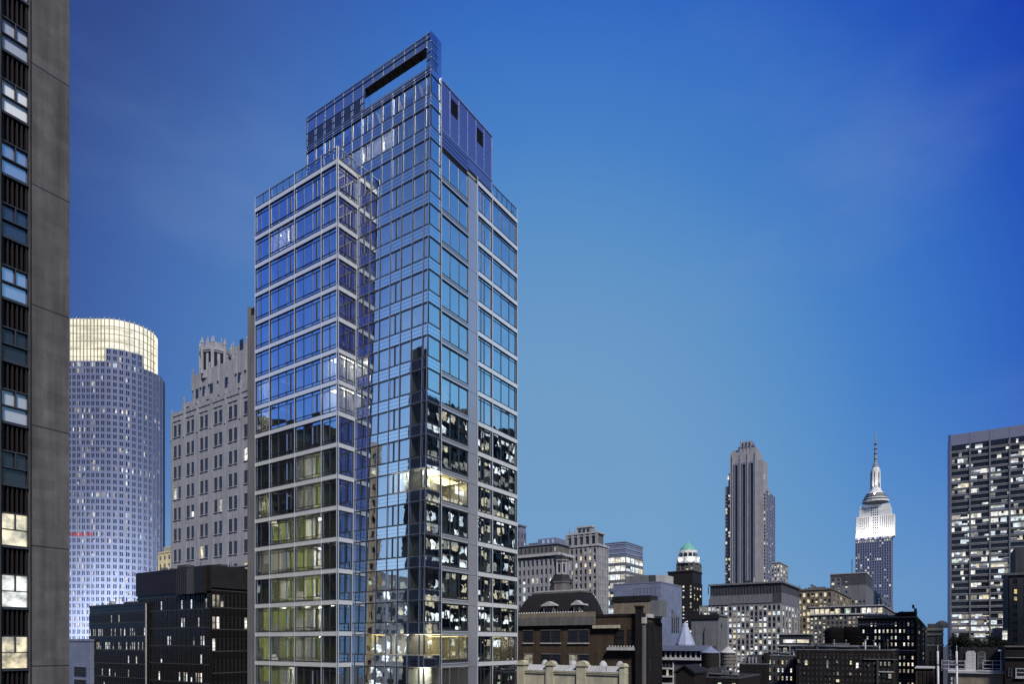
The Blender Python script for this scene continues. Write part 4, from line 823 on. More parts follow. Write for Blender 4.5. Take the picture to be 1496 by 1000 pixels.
def mansard():
    Y = 84.0
    T = Grid('mansard_building', 'brown brick building with a black slate mansard roof and cupola, right beside the glass tower', 'building', 750, 943, 966, Y)
    F, G = T.F, T.G; u = T.u; z = lambda py, px: T.zu(py, px)
    zt = z(903, 850); T.mass(0, zt, 'brick')
    T.p('cornice').box(F, u(870), T.w, z(915, 800), zt + .15, .003, .45, 'darkstone'); T.p('cornice').box(F, u(870), T.w, zt + .15, zt + .75, .003, .3, 'tan'); T.p('cornice').box(F, 0, u(871), zt, zt + .35, -.5, .1, 'darkbrick'); T.p('cornice').box(G, 0.1, T.dp + .2, zt - .2, zt + .3, -.4, .25, 'palegrey')
    for (a, b) in ((765, 779), (791, 804.5), (806.5, 819), (831, 844), (846.5, 860)):
        for (p0, p1, zz) in ((922, 940, 'dark'), (957, 973, 'lit_dim' if a in (765, 831) else 'dark')):
            F_ = F; T.win(F_, u(b), u(a), z(p1, 810), z(p0, 810), zz, 'darkframe', .02); T.p('sills').box(F, u(b) - .12, u(a) + .12, z(p1, 810) - .16, z(p1, 810), .0, .2, 'palegrey'); T.p('sills').box(F, u(b) - .1, u(a) + .1, z(p0, 810), z(p0, 810) + .12, .0, .1, 'darkstone')
    for (a, b) in ((898, 912), (917, 932)):
        T.win(F, u(b), u(a), z(943, 915), z(921, 915), 'blackmetal', 'darkbrick', .02)
    T.p('balcony').box(F, u(930), u(890), z(951, 910), z(947, 910), 0, .8, 'palegrey')
    for i in range(9): T.p('balcony').box(F, u(930) + .15 + i * .42, u(930) + .3 + i * .42, z(947, 910), z(944, 910), .55, .7, 'palegrey')
    T.p('ledge').box(F, u(906), u(868), z(919, 880), z(914.5, 880), .0, .55, 'cream')
    # pilasters and chimney
    T.p('chimney').box(F, u(940), u(931), 0, z(889, 935), .0, .7, 'darkbrick'); T.p('chimney').box(F, u(941), u(930), z(889, 935), z(886, 935), -.1, .8, 'blackbrown')
    T.p('pilaster').box(F, -.05, u(940.5), 0, z(912, 940), .0, .5, 'midgrey'); T.p('pilaster').box(F, -.2, u(939.8), z(912, 940), z(903, 940), .0, .62, 'palegrey')
    T.facade(G, .4, T.dp, CZ - 12, zt - .8, 2, 4, 'darkbrick', .62, .5, .15, 0)
    # penthouse
    pu0, pu1 = u(948), T.ud(2.2, 896); zp = z(878, 920); T.mass(zt, zp, 'tan', u(940), pu1, 2.2, T.dp - 1, part='penthouse'); T.mass(zt, zp + .05, 'midgrey', u(955), u(940.2), 2.3, T.dp - .8, part='penthouse'); T.coping(zp, 'blackmetal', u(940), pu1, 2.2, T.dp - 1, h=.75, o=.12, part='penthouse')
    # mansard roof
    r0, r1 = u(852), T.w - .3; zb_ = zt + .6; zr = z(866, 818)
    sl = T.p('mansard_roof'); ins = 1.25; dB = 6.5
    ins = 1.75; prof = [(0, 0), (.42, .32), (.92, .66), (1.36, .88), (ins, 1)]
    for (i0, h0), (i1, h1) in zip(prof, prof[1:]):
        za, zc = zb_ + (zr - zb_) * h0, zb_ + (zr - zb_) * h1
        sl.hexa([F(r0 + i0 * .6, za, -.3 - i0), F(r1 - i0, za, -.3 - i0), F(r1 - i0, za, -dB + i0), F(r0 + i0 * .6, za, -dB + i0), F(r0 + i1 * .6, zc, -.3 - i1), F(r1 - i1, zc, -.3 - i1), F(r1 - i1, zc, -dB + i1), F(r0 + i1 * .6, zc, -dB + i1)], 'slate')
    sl.box(F, r0 + ins * .5, r1 - ins + .1, zr, zr + .28, -.2 - ins, -dB + ins, 'darkstone'); sl.box(F, r0 + ins * .9, r1 - ins - .3, zr + .28, zr + .5, -.5 - ins, -dB + ins + .3, 'palegrey')
    n = 26
    for i in range(n):
        a = r0 + (r1 - r0) * (i + .5) / n; T.p('roof_cresting').lathe(F.at(a, -.12), [(.12, zb_), (.17, zb_ + .18), (.04, zb_ + .34)], 6, 'palegrey')
    for (a, b) in ((790, 812), (834, 850)):
        ua, ub = u(b), u(a); um = (ua + ub) / 2; d0 = z(898, 810); d1 = z(886, 810); d2 = z(879, 810)
        dm = MB(); dm.box(F, ua + .35, ub - .35, d0, d1, -1.9, -.12, 'darkstone'); dm.box(F, ua + .6, ub - .6, d0 + .15, d1 - .1, -.115, -.06, 'dark')
        dm.hexa([F(ua, d1, .05), F(um, d1 + .02, .05), F(um, d1 + .02, -2), F(ua, d1, -2), F(ua, d1 + .14, .05), F(um, d2, .05), F(um, d2, -2), F(ua, d1 + .14, -2)], 'palegrey'); dm.hexa([F(um, d1 + .02, .05), F(ub, d1, .05), F(ub, d1, -2), F(um, d1 + .02, -2), F(um, d2, .05), F(ub, d1 + .14, .05), F(ub, d1 + .14, -2), F(um, d2, -2)], 'palegrey')
        T.one(dm, 'dormer')
    c = F.at(T.ud(4.6, 820), -4.6); kk = c[1] / FX; hz = lambda py: H(py, c[1])
    cp = T.p('cupola')
    cp.lathe(c, [(15.5 * kk, zr + .4), (15.5 * kk, hz(854)), (17 * kk, hz(853)), (17 * kk, hz(851))], 8, 'darkstone', cap=True); cp.lathe(c, [(17.2 * kk, hz(851)), (15.5 * kk, hz(848)), (12 * kk, hz(844)), (11.5 * kk, hz(841))], 8, 'blackmetal'); cp.lathe(c, [(10 * kk, hz(841)), (9.3 * kk, hz(822)), (11.5 * kk, hz(821)), (12 * kk, hz(819))], 8, 'greystone'); cp.lathe(c, [(11.8 * kk, hz(819)), (11.2 * kk, hz(815.5)), (6 * kk, hz(813)), (1 * kk, hz(811))], 8, 'blackmetal')
    for i in range(8):
        a_ = i * math.pi / 4 + math.pi / 8; F_ = Fr((c[0] + 9.0 * kk * math.cos(a_), c[1] + 9.0 * kk * math.sin(a_)), (-math.sin(a_), math.cos(a_)), (math.cos(a_), math.sin(a_)))
        if math.sin(a_) < .3: T.win(F_, -.16, .16, hz(838), hz(825), 'dark'); cp.box(F_, -.42, -.3, hz(840), hz(822), 0, .12, 'palegrey')
    cp.tube((c[0], c[1], hz(811)), (c[0], c[1], hz(803)), .04, 'blackmetal')
    T.finish()
    # stone balustrade of the terrace in front
    Cn = P(913, 50); s_ = ext(Cn, dL, 755); F = Fr(Cn, dL, nL)
    T = Thing('roof_balustrade', 'cream carved stone roof balustrade with arched pediments, at the foot of the glass tower', 'balustrade', (Cn[0], Cn[1], 0))
    zt = H(978, 52); b = T.p('wall'); b.box(F, 0, s_, 0, zt - .35, -.5, 0, 'cream'); b.box(F, -.05, s_ + .05, zt - .35, zt - .22, -.6, .12, 'cream')
    b.box(F, 0, s_, H(985.5, 52) - .06, H(985.5, 52), 0, .1, 'cream')
    uu = lambda px: ext(Cn, dL, px)
    for (a, q, m) in ((771, 797, 'cream'), (807, 842, 'cream'), (858, 884, 'bluestone'), (886, 910, 'bluestone')):
        n = 6; ua, ub = uu(q), uu(a)
        for i in range(n):
            p0 = ua + (ub - ua) * i / n; T.p('coping_slabs').hexa([F(p0 + .02, zt - .22, .14), F(p0 + (ub - ua) / n - .02, zt - .22, .14), F(p0 + (ub - ua) / n - .02, zt - .22, -.5), F(p0 + .02, zt - .22, -.5), F(p0 + .08, zt + .24, -.3), F(p0 + (ub - ua) / n + .04, zt + .24, -.3), F(p0 + (ub - ua) / n + .04, zt + .24, -.5), F(p0 + .08, zt + .24, -.5)], 'palegrey')
    for px, big in ((762, 1), (804, 1), (850, 1.15), (910, .6)):
        c = uu(px); h = .35 * big; pb = MB(); pb.box(F, c - h, c + h, zt - 3, zt + .2, -.55, .2, 'cream'); pb.box(F, c - h * 1.25, c + h * 1.25, zt + .2, zt + .32, -.6, .28, 'cream')
        for j in range(8):
            a1, a2 = math.pi * j / 8, math.pi * (j + 1) / 8; r_ = h * 1.15; pb.hexa([F(c, zt + .32, -.5), F(c + r_ * math.cos(a1), zt + .32 + r_ * .7 * math.sin(a1), -.5), F(c + r_ * math.cos(a2), zt + .32 + r_ * .7 * math.sin(a2), -.5), F(c, zt + .32, -.5), F(c, zt + .32, .2), F(c + r_ * math.cos(a1), zt + .32 + r_ * .7 * math.sin(a1), .2), F(c + r_ * math.cos(a2), zt + .32 + r_ * .7 * math.sin(a2), .2), F(c, zt + .32, .2)], 'cream')
        T.one(pb, 'pedestal')
    for px in (784, 826, 870, 895): 
        c = F.at(uu(px), -1.4); T.p('finials').lathe(c, [(.32, zt - .2), (.4, zt + .1), (.3, zt + .4), (.12, zt + .62)], 8, 'palegrey', smooth=True)
    T.finish()
mansard()

# ================================================================== slender stepped tower with three dark stripes
def striped():
    Y = 500; T = Grid('striped_tower', 'slender grey stone skyscraper with three tall dark window stripes and a stepped top', 'skyscraper', 1059, 1119, 1132, Y)
    F, G = T.F, T.G; u, z = T.u, T.z
    zl, zr, zm = z(704), z(705), z(657)
    T.mass(0, z(716), 'greystone')
    T.mass(z(716), z(704), 'greystone', 3, T.w, 0, T.dp - 4); T.mass(z(704), z(684), 'greystone', 4.5, T.w - 2.2, 2, T.dp - 8)
    # centre section stands forward
    ca, cb = u(1107), u(1068); cen = T.p('centre_bay'); cen.box(F, ca, cb, 0, zm, -16, 3, 'greystone')
    cen.box(F, ca + 1, cb - 1, zm, z(652), -14, 1, 'greystone'); cen.box(F, u(1116), ca, 0, z(672), -14, 1.6, 'greystone')
    cap = T.p('crown'); cap.box(F, u(1101), u(1080), z(657), z(650), -12, 2, 'greystone'); cap.box(F, u(1102), u(1079), z(650), z(648.5), -13, 2.6, 'bluestone'); cap.box(F, u(1099), u(1082), z(648.5), z(642), -10, 1, 'bluestone')
    for px in (1083, 1088, 1093, 1098): cap.box(F, u(px) - .5, u(px) + .5, z(657), z(641), 1, 2.5, 'greystone')
    F3 = Fr(F.at(0, 3), dL, nL)
    for px in (1077.5, 1088.5, 1100):
        a, b = u(px + 1.9), u(px - 1.9); T.win(F3, a, b, z(870), z(676), 'dark', None, .02)
        T.p('stripe_trim').box(F3, a - .7, a, z(870), z(673), 0, .9, 'bluestone'); T.p('stripe_trim').box(F3, b, b + .7, z(870), z(673), 0, .9, 'bluestone'); T.p('stripe_trim').box(F3, a, b, z(676), z(673), 0, .9, 'bluestone')
    for px in (1072, 1083, 1094, 1105): T.p('stripe_trim').box(F3, u(px) - .5, u(px) + .5, z(870), z(660), 0, .6, 'greystone')
    ks = dict(p=.3, lits=('lit_white', 'lit_white', 'lit_dim', 'lit_warm'))
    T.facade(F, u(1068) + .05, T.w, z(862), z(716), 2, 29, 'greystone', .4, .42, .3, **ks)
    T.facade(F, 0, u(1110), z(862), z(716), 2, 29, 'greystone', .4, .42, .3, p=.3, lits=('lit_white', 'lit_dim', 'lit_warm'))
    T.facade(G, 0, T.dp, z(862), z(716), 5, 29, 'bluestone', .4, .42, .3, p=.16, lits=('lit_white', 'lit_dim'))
    for (px, a, b) in ((1113, 700, 692), (1115, 700, 693), (1064, 694, 687), (1113, 688, 680)): T.win(F, u(px) - .7, u(px) + .7, z(a), z(b), 'lit_white')
    T.finish()
    S = Grid('stepped_annex', 'small lit stone annex at the right foot of the slender striped tower', 'building', 1127, 1139, 1151, 420)
    zt = S.z(823); S.mass(0, zt, 'midgrey'); S.facade(S.F, 0, S.w, S.z(862), zt - .6, 3, 6, 'greystone', .4, .4, .3, .45); S.facade(S.G, 0, S.dp, S.z(862), zt - .6, 3, 6, 'greystone', .4, .4, .3, .3); S.coping(zt, 'greystone'); S.finish()
    B = Grid('grid_office_building', 'broad office building with a dark flat attic over regular rows of lit windows', 'office building', 1022, 1141, 1168, 265)
    F, G = B.F, B.G; zt = B.z(882); za = B.z(852)
    B.mass(0, zt, 'midgrey'); B.mass(zt, za, 'deepgrey', 0, B.u(1037), .6, B.dp - .5, part='attic'); B.coping(za, 'midgrey', 0, B.u(1037), .6, B.dp - .5, h=.7, o=.7)
    FA = Fr(F.at(0, -.6), dL, nL); B.p('attic').box(FA, B.u(1128), B.u(1037), zt + .4, B.z(868), .003, .4, 'midgrey'); B.p('attic').box(F, B.u(1066), B.u(1036), zt, B.z(872), -3, .6, 'midgrey')
    clutter(B, FA, 2, B.w - 6, za, 2, 8, 9, 2)
    for q in range(24): B.p('attic').box(FA, B.w * q / 26, B.w * q / 26 + .3, B.z(865), za - .3, .003, .25, 'darkframe')
    B.p('attic').box(Fr(G.at(0, 0), dR, nR), .7, B.dp - .6, zt, B.z(866), -.3, .05, 'midgrey')
    B.facade(F, 0, B.w, B.z(1003), zt - .5, 19, 14, 'midgrey', .38, .36, .35, .62, lits=('lit_white', 'lit_white', 'lit_cool', 'lit_dim'), pm='greystone')
    B.facade(G, .3, B.dp, B.z(1003), zt - .5, 6, 14, 'midgrey', .42, .36, .35, .5, lits=('lit_white', 'lit_cool', 'lit_dim'), pm='greystone')
    B.finish()
    Q = Grid('golden_stone_building', 'old stone building glowing with warm windows, right of the grid office building', 'building', 1160, 1215, 1243, 310)
    zt = Q.z(862); Q.mass(0, zt, 'tan'); Q.coping(zt, 'darkstone', h=.8, o=.5)
    Q.facade(Q.F, 0, Q.w, Q.z(985), zt - .8, 9, 13, 'tan', .4, .42, .4, .55, lits=('lit_white', 'lit_warm', 'lit_warm', 'lit_dim')); Q.facade(Q.G, .4, Q.dp, Q.z(985), zt - .8, 6, 13, 'tan', .4, .42, .4, .45, lits=('lit_white', 'lit_warm', 'lit_warm', 'lit_dim'))
    for i in range(3): Q.p('roof_crest').box(Q.F, Q.u(1195) + i * 1.2, Q.u(1195) + 2.4 + i * .6, zt + .8 + i * .7, zt + 1.5 + i * .7, -3, -1, 'darkstone')
    clutter(Q, Q.F, 1, Q.w - 1, zt, 2, 10, 8, 2); Q.p('roof_crest').box(Q.F, Q.u(1205), Q.u(1180), zt + .8, zt + 1.5, -5, -.6, 'darkstone'); Q.finish()
    S = Grid('grey_stepped_block', 'plain grey stepped block with few lit windows, standing before the skyscraper with the needle spire', 'building', 1213, 1265, 1304, 380)
    zt = S.z(838); zs = S.z(855); S.mass(0, zs, 'midgrey'); S.mass(zs, zt, 'deepgrey', 0, S.w, 0, S.dp * .16, part='upper_tier'); S.coping(zt, 'greystone', 0, S.w, 0, S.dp * .16, h=.6, o=.3)
    S.facade(S.F, S.u(1229), S.w, S.z(890), zt - 2, 2, 8, 'midgrey', .5, .5, .3, .2, cap=False); S.facade(S.F, 0, S.u(1232), S.z(890), S.z(876), 6, 2, 'midgrey', .5, .5, .3, .25)
    for q in range(4): S.win(S.F, S.u(1238), S.u(1235), S.z(850 + q * 8), S.z(847 + q * 8), 'lit_white' if q < 2 else 'dark')
    S.facade(S.G, S.dp * .3, S.dp, S.z(890), zs - 2, 4, 6, 'deepgrey', .55, .5, .3, .3)
    S.coping(zs, 'bluestone', 0, S.w, S.dp * .17, S.dp, h=.5, o=.2); S.p('antenna').tube((*S.F.at(S.w * .4, -3), zt), (*S.F.at(S.w * .4, -3), zt + 9), .2, 'blackmetal'); S.finish()
    W = Grid('lit_arcade_building', 'stone building with a brilliantly lit top gallery under its cornice, below the grey stepped block', 'building', 1183, 1290, 1311, 250)
    zt = W.z(886); W.mass(0, zt, 'darkstone'); W.coping(zt, 'greystone', h=.5, o=.5)
    F2 = W.F; q0, q1 = W.z(896), W.z(888.5)
    for i in range(14):
        a = W.w * i / 14; W.win(F2, a + .3, a + W.w / 14 - .2, q0, q1, 'lit_warm' if i > 7 else R.choice(('lit_white', 'lit_white', 'dark')), None, .05); W.p('gallery').box(F2, a - .15, a + .25, q0, q1, .003, .5, 'greystone')
    W.p('gallery').box(F2, 0, W.w, q0 - .5, q0, .003, .7, 'palegrey')
    W.facade(F2, 0, W.w, W.z(985), q0 - .8, 17, 12, 'darkstone', .5, .5, .3, .5, lits=('lit_white', 'lit_warm', 'lit_dim')); W.facade(W.G, .3, W.dp, W.z(985), zt - 1, 4, 13, 'darkstone', .5, .5, .3, .25); W.finish()
striped()

# ================================================================== the spire skyscraper
def spire():
    Y = 1170; T = Grid('spire_skyscraper', 'distant stepped skyscraper with a floodlit white crown and a tall needle spire', 'skyscraper', 1249.5, 1302, 1308.5, Y, depth=30)
    F, G = T.F, T.G; u, z = T.u, T.z
    zs = z(783); T.mass(0, zs, 'bluestone')  # shaft bluer and darker than its crown: lack of floodlight put into the colour
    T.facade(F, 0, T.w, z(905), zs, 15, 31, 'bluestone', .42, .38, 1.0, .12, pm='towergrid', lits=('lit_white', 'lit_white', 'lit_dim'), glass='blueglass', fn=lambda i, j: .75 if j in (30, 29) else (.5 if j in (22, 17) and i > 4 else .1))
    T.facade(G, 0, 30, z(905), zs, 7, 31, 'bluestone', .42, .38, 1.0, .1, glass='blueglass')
    cr = T.p('crown'); m = 'floodstone'
    def tier(a, b, za, zc, v0, v1): cr.box(F, u(b), u(a), za, zc, -v0, -v1, m)
    tier(1250, 1307, zs, z(752), 0.5, 28); tier(1255, 1302, z(752), z(741), 4, 26); tier(1256, 1300, z(741), z(735), 5, 25)
    ws = T.p('crown_ribs')
    for i in range(19):
        px = 1252 + i * 3.0; q = F.at(u(px), 0)
        v_ = .5 if True else 4
        if abs(px - 1278.5) > 8: ws.box(Fr(F.at(0, -.5), dL, nL), u(px) - .9, u(px) + .9, zs, z(752), 0, 1.6, m)
    F2 = Fr(F.at(0, -.5), dL, nL); F3_ = Fr(F.at(0, -4), dL, nL)
    for px in (1256, 1259, 1262, 1275.5, 1278.5, 1281.5, 1293, 1296, 1299):
        for j in range(8): T.win(F2, u(px + 1.5) + .3, u(px + 1.5) + 2.0, zs + 1.5 + j * 4.6, zs + 4.0 + j * 4.6, 'blueglass', None, .02)
    for px in (1273, 1276, 1279, 1282):
        for j in range(4): T.win(F3_, u(px) - .9, u(px) + .9, z(751) + j * 4.2, z(751) + 2.4 + j * 4.2, 'blueglass', None, .02)
    c = F.at(u(1278), -15); k = c[1] / FX; hz = lambda py: H(py, c[1])
    dm = T.p('observation_deck'); dm.lathe(c, [(17.5 * k, hz(735)), (17.5 * k, hz(732.5)), (16.2 * k, hz(732.5)), (16.2 * k, hz(729.5)), (14.5 * k, hz(729)), (14.5 * k, hz(726)), (12.5 * k, hz(725.5)), (12.5 * k, hz(722.5)), (10.2 * k, hz(722)), (9 * k, hz(719.5))], 16, m)
    for q, (r_, y_) in enumerate(((16.5, 732), (14.8, 728), (12.8, 724.8))): T.p('deck_openings').lathe(c, [(r_ * k, hz(y_)), (r_ * k, hz(y_ - 1.6))], 16, 'deepgrey', cap=False)
    ms = T.p('mast'); ms.lathe(c, [(9.5 * k, hz(721)), (8 * k, hz(717)), (6.4 * k, hz(714)), (5.6 * k, hz(690)), (6.2 * k, hz(689.5)), (5.6 * k, hz(686)), (4 * k, hz(683))], 8, m, rot=AZ)
    for i in range(4):
        a_ = AZ + i * math.pi / 2; F_ = Fr((c[0] + 5.6 * k * math.cos(a_), c[1] + 5.6 * k * math.sin(a_)), (-math.sin(a_), math.cos(a_)), (math.cos(a_), math.sin(a_)))
        ms.box(F_, -1.5, 1.5, hz(716), hz(688), -1, 2.0, m, -1.0)
        T.win(F_, 1.7, 3.2, hz(713), hz(691), 'blueglass', None, .6); T.win(F_, -3.2, -1.7, hz(713), hz(691), 'blueglass', None, .6)
    sp = T.p('spire'); sp.lathe(c, [(4.6 * k, hz(684)), (4.6 * k, hz(682)), (3.2 * k, hz(681)), (3.2 * k, hz(678.5)), (2.0 * k, hz(677)), (1.7 * k, hz(668)), (1.2 * k, hz(656)), (.8 * k, hz(645)), (.55 * k, hz(633))], 8, 'greystone')
    for py in (672, 664, 657, 650): sp.lathe(c, [(2.3 * k, hz(py)), (2.3 * k, hz(py - .9))], 8, 'deepgrey')
    T.finish()
    for i, px in enumerate((1254, 1265, 1278, 1291, 1304)):
        q = F.at(u(px), 13); floodlight('floodlight', 'floodlight on the ledge below the white crown of the spired skyscraper', (q[0], q[1], zs - 6), (*F.at(u(px), -4), zs + 26), 3.8e4, 1.2, 'crown floodlights', (1, .98, .94), 120)
    q = F.at(u(1278), 3); floodlight('floodlight', 'small floodlight at the foot of the spired mast', (q[0], q[1], hz(726)), (*F.at(u(1278), -15), hz(704)), 9e4, .8, 'mast floodlights', (1, .98, .94), 70)
spire()

# ================================================================== right edge
def right_edge():
    Y = 375; C0 = P(1389, Y)
    T = Thing('ribbon_window_tower', 'wide office tower with a blank violet top and stacked lit ribbon windows, right edge', 'skyscraper', (C0[0], C0[1], 0))
    F = Fr(C0, neg(dL), nL); G = Fr(C0, dR, dL); wd = 62; dp = 40
    px2u = lambda px: ext(C0, neg(dL), px)
    zt = H(637, Y); zb_ = H(655, Y)
    T.p('wall').box(F, 0, wd, 0, zt, 0, -dp, 'bluestone')
    T.p('attic').box(F, -.3, wd, zb_ + 1, zt, .003, .7, 'bluestone'); T.p('side_fin').box(F, -1.3, -.05, 0, zt + .3, -dp, .9, 'violet')
    cols = [px2u(p) for p in (1389, 1417, 1446, 1475, 1503)]; rows = 31; rh = (zb_ - H(935, Y)) / rows; z0 = H(935, Y)
    for c in cols + [cols[-1] + 11.5]: T.p('columns').box(F, c - .38, c + .38, z0 - 30, zb_ + 1, .0, 1.0, 'midgrey')
    for c in cols: T.p('columns').box(F, c - .2, c + .2, zb_ + 1, zt, .703, .8, 'bluestone')
    full = {19: .97, 14: .0, 30: .25, 28: .3, 26: .35, 23: .3, 24: .3, 12: .75, 11: .5, 8: .75, 6: .5, 2: .8, 1: .75, 0: .85, 3: .6, 5: .02, 4: .02, 7: .1, 18: .4, 13: .5}
    for j in range(-4, rows):
        q = z0 + j * rh; T.p('spandrels').box(F, .1, wd, q, q + rh * .26, .0, .55, 'midgrey'); T.p('spandrels').box(F, .1, wd, q + rh * .26, q + rh * .33, .0, .75, 'palegrey')
        pp = min(.97, full.get(j, .25) * 1.8)
        for i, (a, b) in enumerate(zip(cols, cols[1:])):
            pc = pp if R.random() < .7 else pp * .4
            x = a + .45
            while x < b - .6:
                wdt = R.choice((1.0, 1.4, 1.4, 2.0, 2.8, 3.4)); e_ = min(b - .45, x + wdt); lm = 'dark'
                if R.random() < pc: lm = R.choice(('lit_white', 'lit_white', 'lit_cool', 'lit_dim')) if j != 19 else 'lit_white'
                h0, h1 = q + rh * .35, q + rh * .985
                if lm != 'dark' and j != 19 and R.random() < .45: h0 = h0 + (h1 - h0) * .45
                T.win(F, x + .04, e_ - .04, h0, h1, lm, None, .05); x = e_
    T.finish('window')
    Y = 170; C = P(1473, Y); T = Thing('dark_stone_building', 'dark stone apartment building with a few lit windows, overlapping the ribbon window tower', 'building', (C[0], C[1], 0))
    F = Fr(C, neg(dL), nL); pu = lambda px: ext(C, neg(dL), px)
    zt = H(840, Y); T.p('wall').box(F, 0, 20, 0, zt, 0, -18, 'deepgrey'); T.p('wall').box(F, pu(1484), 20, zt, H(800, Y), -1, -16, 'deepgrey'); T.p('wall').box(F, pu(1454) , 0, 0, H(918, Y), 0.0, -12, 'midgrey')
    T.p('cornice').box(F, -.3, 20, zt - .3, zt + .3, .01, .5, 'midgrey')
    T.facade(F, 0.2, 14, H(990, Y), zt - 1, 6, 12, 'deepgrey', .55, .5, .2, .12, lits=('lit_yellow', 'lit_warm', 'lit_white', 'lit_dim'), frame='darkframe', sill='midgrey')
    T.win(F, pu(1464), pu(1472) , H(936, Y), H(922, Y), 'lit_white', 'darkframe', .06)
    T.win(F, pu(1481), pu(1486) , H(869, Y), H(862, Y), 'lit_yellow', 'darkframe', .26); T.win(F, pu(1481), pu(1486), H(879, Y), H(873, Y), 'lit_yellow', 'darkframe', .26)
    T.finish()
right_edge()

# ================================================================== dark blocks low on the right
def dark_low():
    T = Grid('dark_brick_apartments', 'dark brick apartment block with small lit windows and a stepped roof house, lower right', 'apartment building', 1253, 1338, 1357, 132)
    F, G = T.F, T.G; zt = T.z(903); T.mass(0, zt, 'darkbrick'); T.coping(zt, 'midgrey', h=.25, o=.25)
    clutter(T, F, 1, T.w - 1, zt, 1, 8, 12, 1.3); T.p('roof_house').box(F, T.u(1335), T.u(1312), zt, T.z(894), -.5, -9, 'darkbrick'); T.p('roof_house').box(F, 0, T.u(1335.2), zt, T.z(889), -.4, -9, 'blackbrown'); T.p('roof_house').box(F, .3, .7, T.z(889), T.z(884), -1, -1.6, 'blackbrown')
    T.p('cornice').box(F, T.u(1310), T.w + .2, T.z(913) - .1, T.z(911), .0, .5, 'midgrey'); T.p('ledge').box(F, 0, T.w, T.z(952), T.z(951), .0, .4, 'palegrey')
    T.facade(F, .2, T.w, T.z(1006), zt - .7, 14, 10, 'darkbrick', .42, .42, .15, .55, lits=('lit_white', 'lit_white', 'lit_warm', 'lit_dim'), frame='darkframe', sill='midgrey')
    T.facade(G, .2, T.dp, T.z(1006), zt - .7, 4, 10, 'darkbrick', .6, .5, .15, .25, lits=('lit_white', 'lit_dim')); T.finish()
    T = Grid('ornate_corner_building', 'small dark old building with banded cornices, just left of the ribbon window tower', 'building', 1355, 1378, 1387, 190, depth=11)
    zt = T.z(918); T.mass(0, zt, 'darkstone')
    for py in (922, 929, 945): T.p('cornice').box(T.F, -.2, T.w + .2, T.z(py), T.z(py) + .5, .003, .5, 'midgrey')
    T.facade(T.F, 0, T.w, T.z(1004), zt - 1, 3, 6, 'deepgrey', .55, .5, .25, .08, sill='midgrey'); T.mass(zt, T.z(912), 'deepgrey', 1, T.w, .5, 4, part='gable'); T.p('gable').lathe(T.F.at(T.u(1376), -2.5), [(1.5, zt), (1.5, T.z(911)), (.9, T.z(908.5)), (.2, T.z(907))], 10, 'deepgrey', smooth=True); T.finish()
    # broad dark brick building in front
    T = Grid('unlit_brick_building', 'long nearly unlit dark brick building along the bottom, with few glowing windows', 'building', 1163, 1305, 1313, 88)
    F = T.F; zt = T.z(951); T.mass(0, zt, 'darkbrick'); T.coping(zt - .05, 'midgrey', h=.14, o=.06); u = T.u
    T.facade(F, .3, T.w - .3, T.z(1008), zt - .6, 21, 6, 'darkbrick', .62, .62, .06, .10, lits=('lit_dim', 'lit_white', 'lit_warm'), frame='darkframe', sill='deepgrey')
    T.p('ledge').box(F, u(1312), u(1262), T.z(965), T.z(964), .0, .3, 'midgrey'); T.p('ledge').box(F, u(1306), u(1284), T.z(983.5), T.z(982), .0, .25, 'palegrey'); T.p('party_wall').box(F, u(1284), u(1281), 0, T.z(966), 0, .3, 'deepgrey')
    for (px, py, w_, h_, m) in ((1178, 971, 5, 9, 'lit_warm'), (1167, 969, 4, 6, 'lit_dim'), (1209, 973, 4, 13, 'lit_dim'), (1223, 969, 4, 5, 'lit_dim'), (1243, 970, 4, 7, 'lit_white'), (1252.5, 974, 5, 9, 'lit_white'), (1269, 974, 3, 4, 'lit_dim'), (1224, 987, 4, 6, 'lit_dim'), (1242, 987, 4, 5, 'lit_dim'), (1209, 989, 4, 4, 'dark'), (1287, 971, 4, 7, 'lit_dim'), (1293, 971, 4, 7, 'lit_dim'), (1299, 971, 4, 7, 'lit_dim'), (1300, 989, 6, 8, 'lit_dim'), (1224, 998, 6, 5, 'lit_warm'), (1292, 988, 5, 8, 'dark')):
        T.win(F, u(px + w_ / 2), u(px - w_ / 2), T.z(py + h_ / 2), T.z(py - h_ / 2), m, 'darkframe', .085)
    for i in range(3): T.p('roof_bulkhead').box(F, u(1200 - i * 12), u(1186 - i * 12), zt, T.z(944 + i * 2), -2.2, -6, 'blackbrown')
    clutter(T, F, .5, T.w - .5, zt, 1, 7, 22)
    T.finish()
    T = Grid('lit_tenement', 'narrow tenement with a tight block of lit windows, left of the long unlit brick building', 'building', 1122, 1160, 1166, 100)
    zt = T.z(960); T.mass(0, zt, 'deepgrey'); T.facade(T.F, .1, T.w, T.z(1010), zt - .3, 6, 4, 'deepgrey', .42, .4, .15, .7, lits=('lit_white', 'lit_cool', 'lit_warm', 'lit_dim'), frame='darkframe'); T.coping(zt, 'midgrey', h=.15, o=.08); clutter(T, T.F, .3, T.w - .3, zt, .6, 4, 6); T.finish()
    T = Grid('penthouse_studio', 'small pale rooftop studio with a bright strip of windows, above the lit tenement', 'penthouse', 1138, 1180, 1187, 118)
    zt = T.z(928); T.mass(0, zt, 'deepgrey'); T.coping(zt, 'palegrey', h=.2, o=.25)
    F = T.F; T.win(F, T.u(1163), T.u(1144), T.z(940.5), T.z(935), 'lit_white', 'steel', .02); T.win(F, T.u(1182), T.u(1164), T.z(940.5), T.z(935), 'lit_warm', 'steel', .02); T.p('ledge').box(F, 0, T.w, T.z(945), T.z(943), 0, .4, 'palegrey')
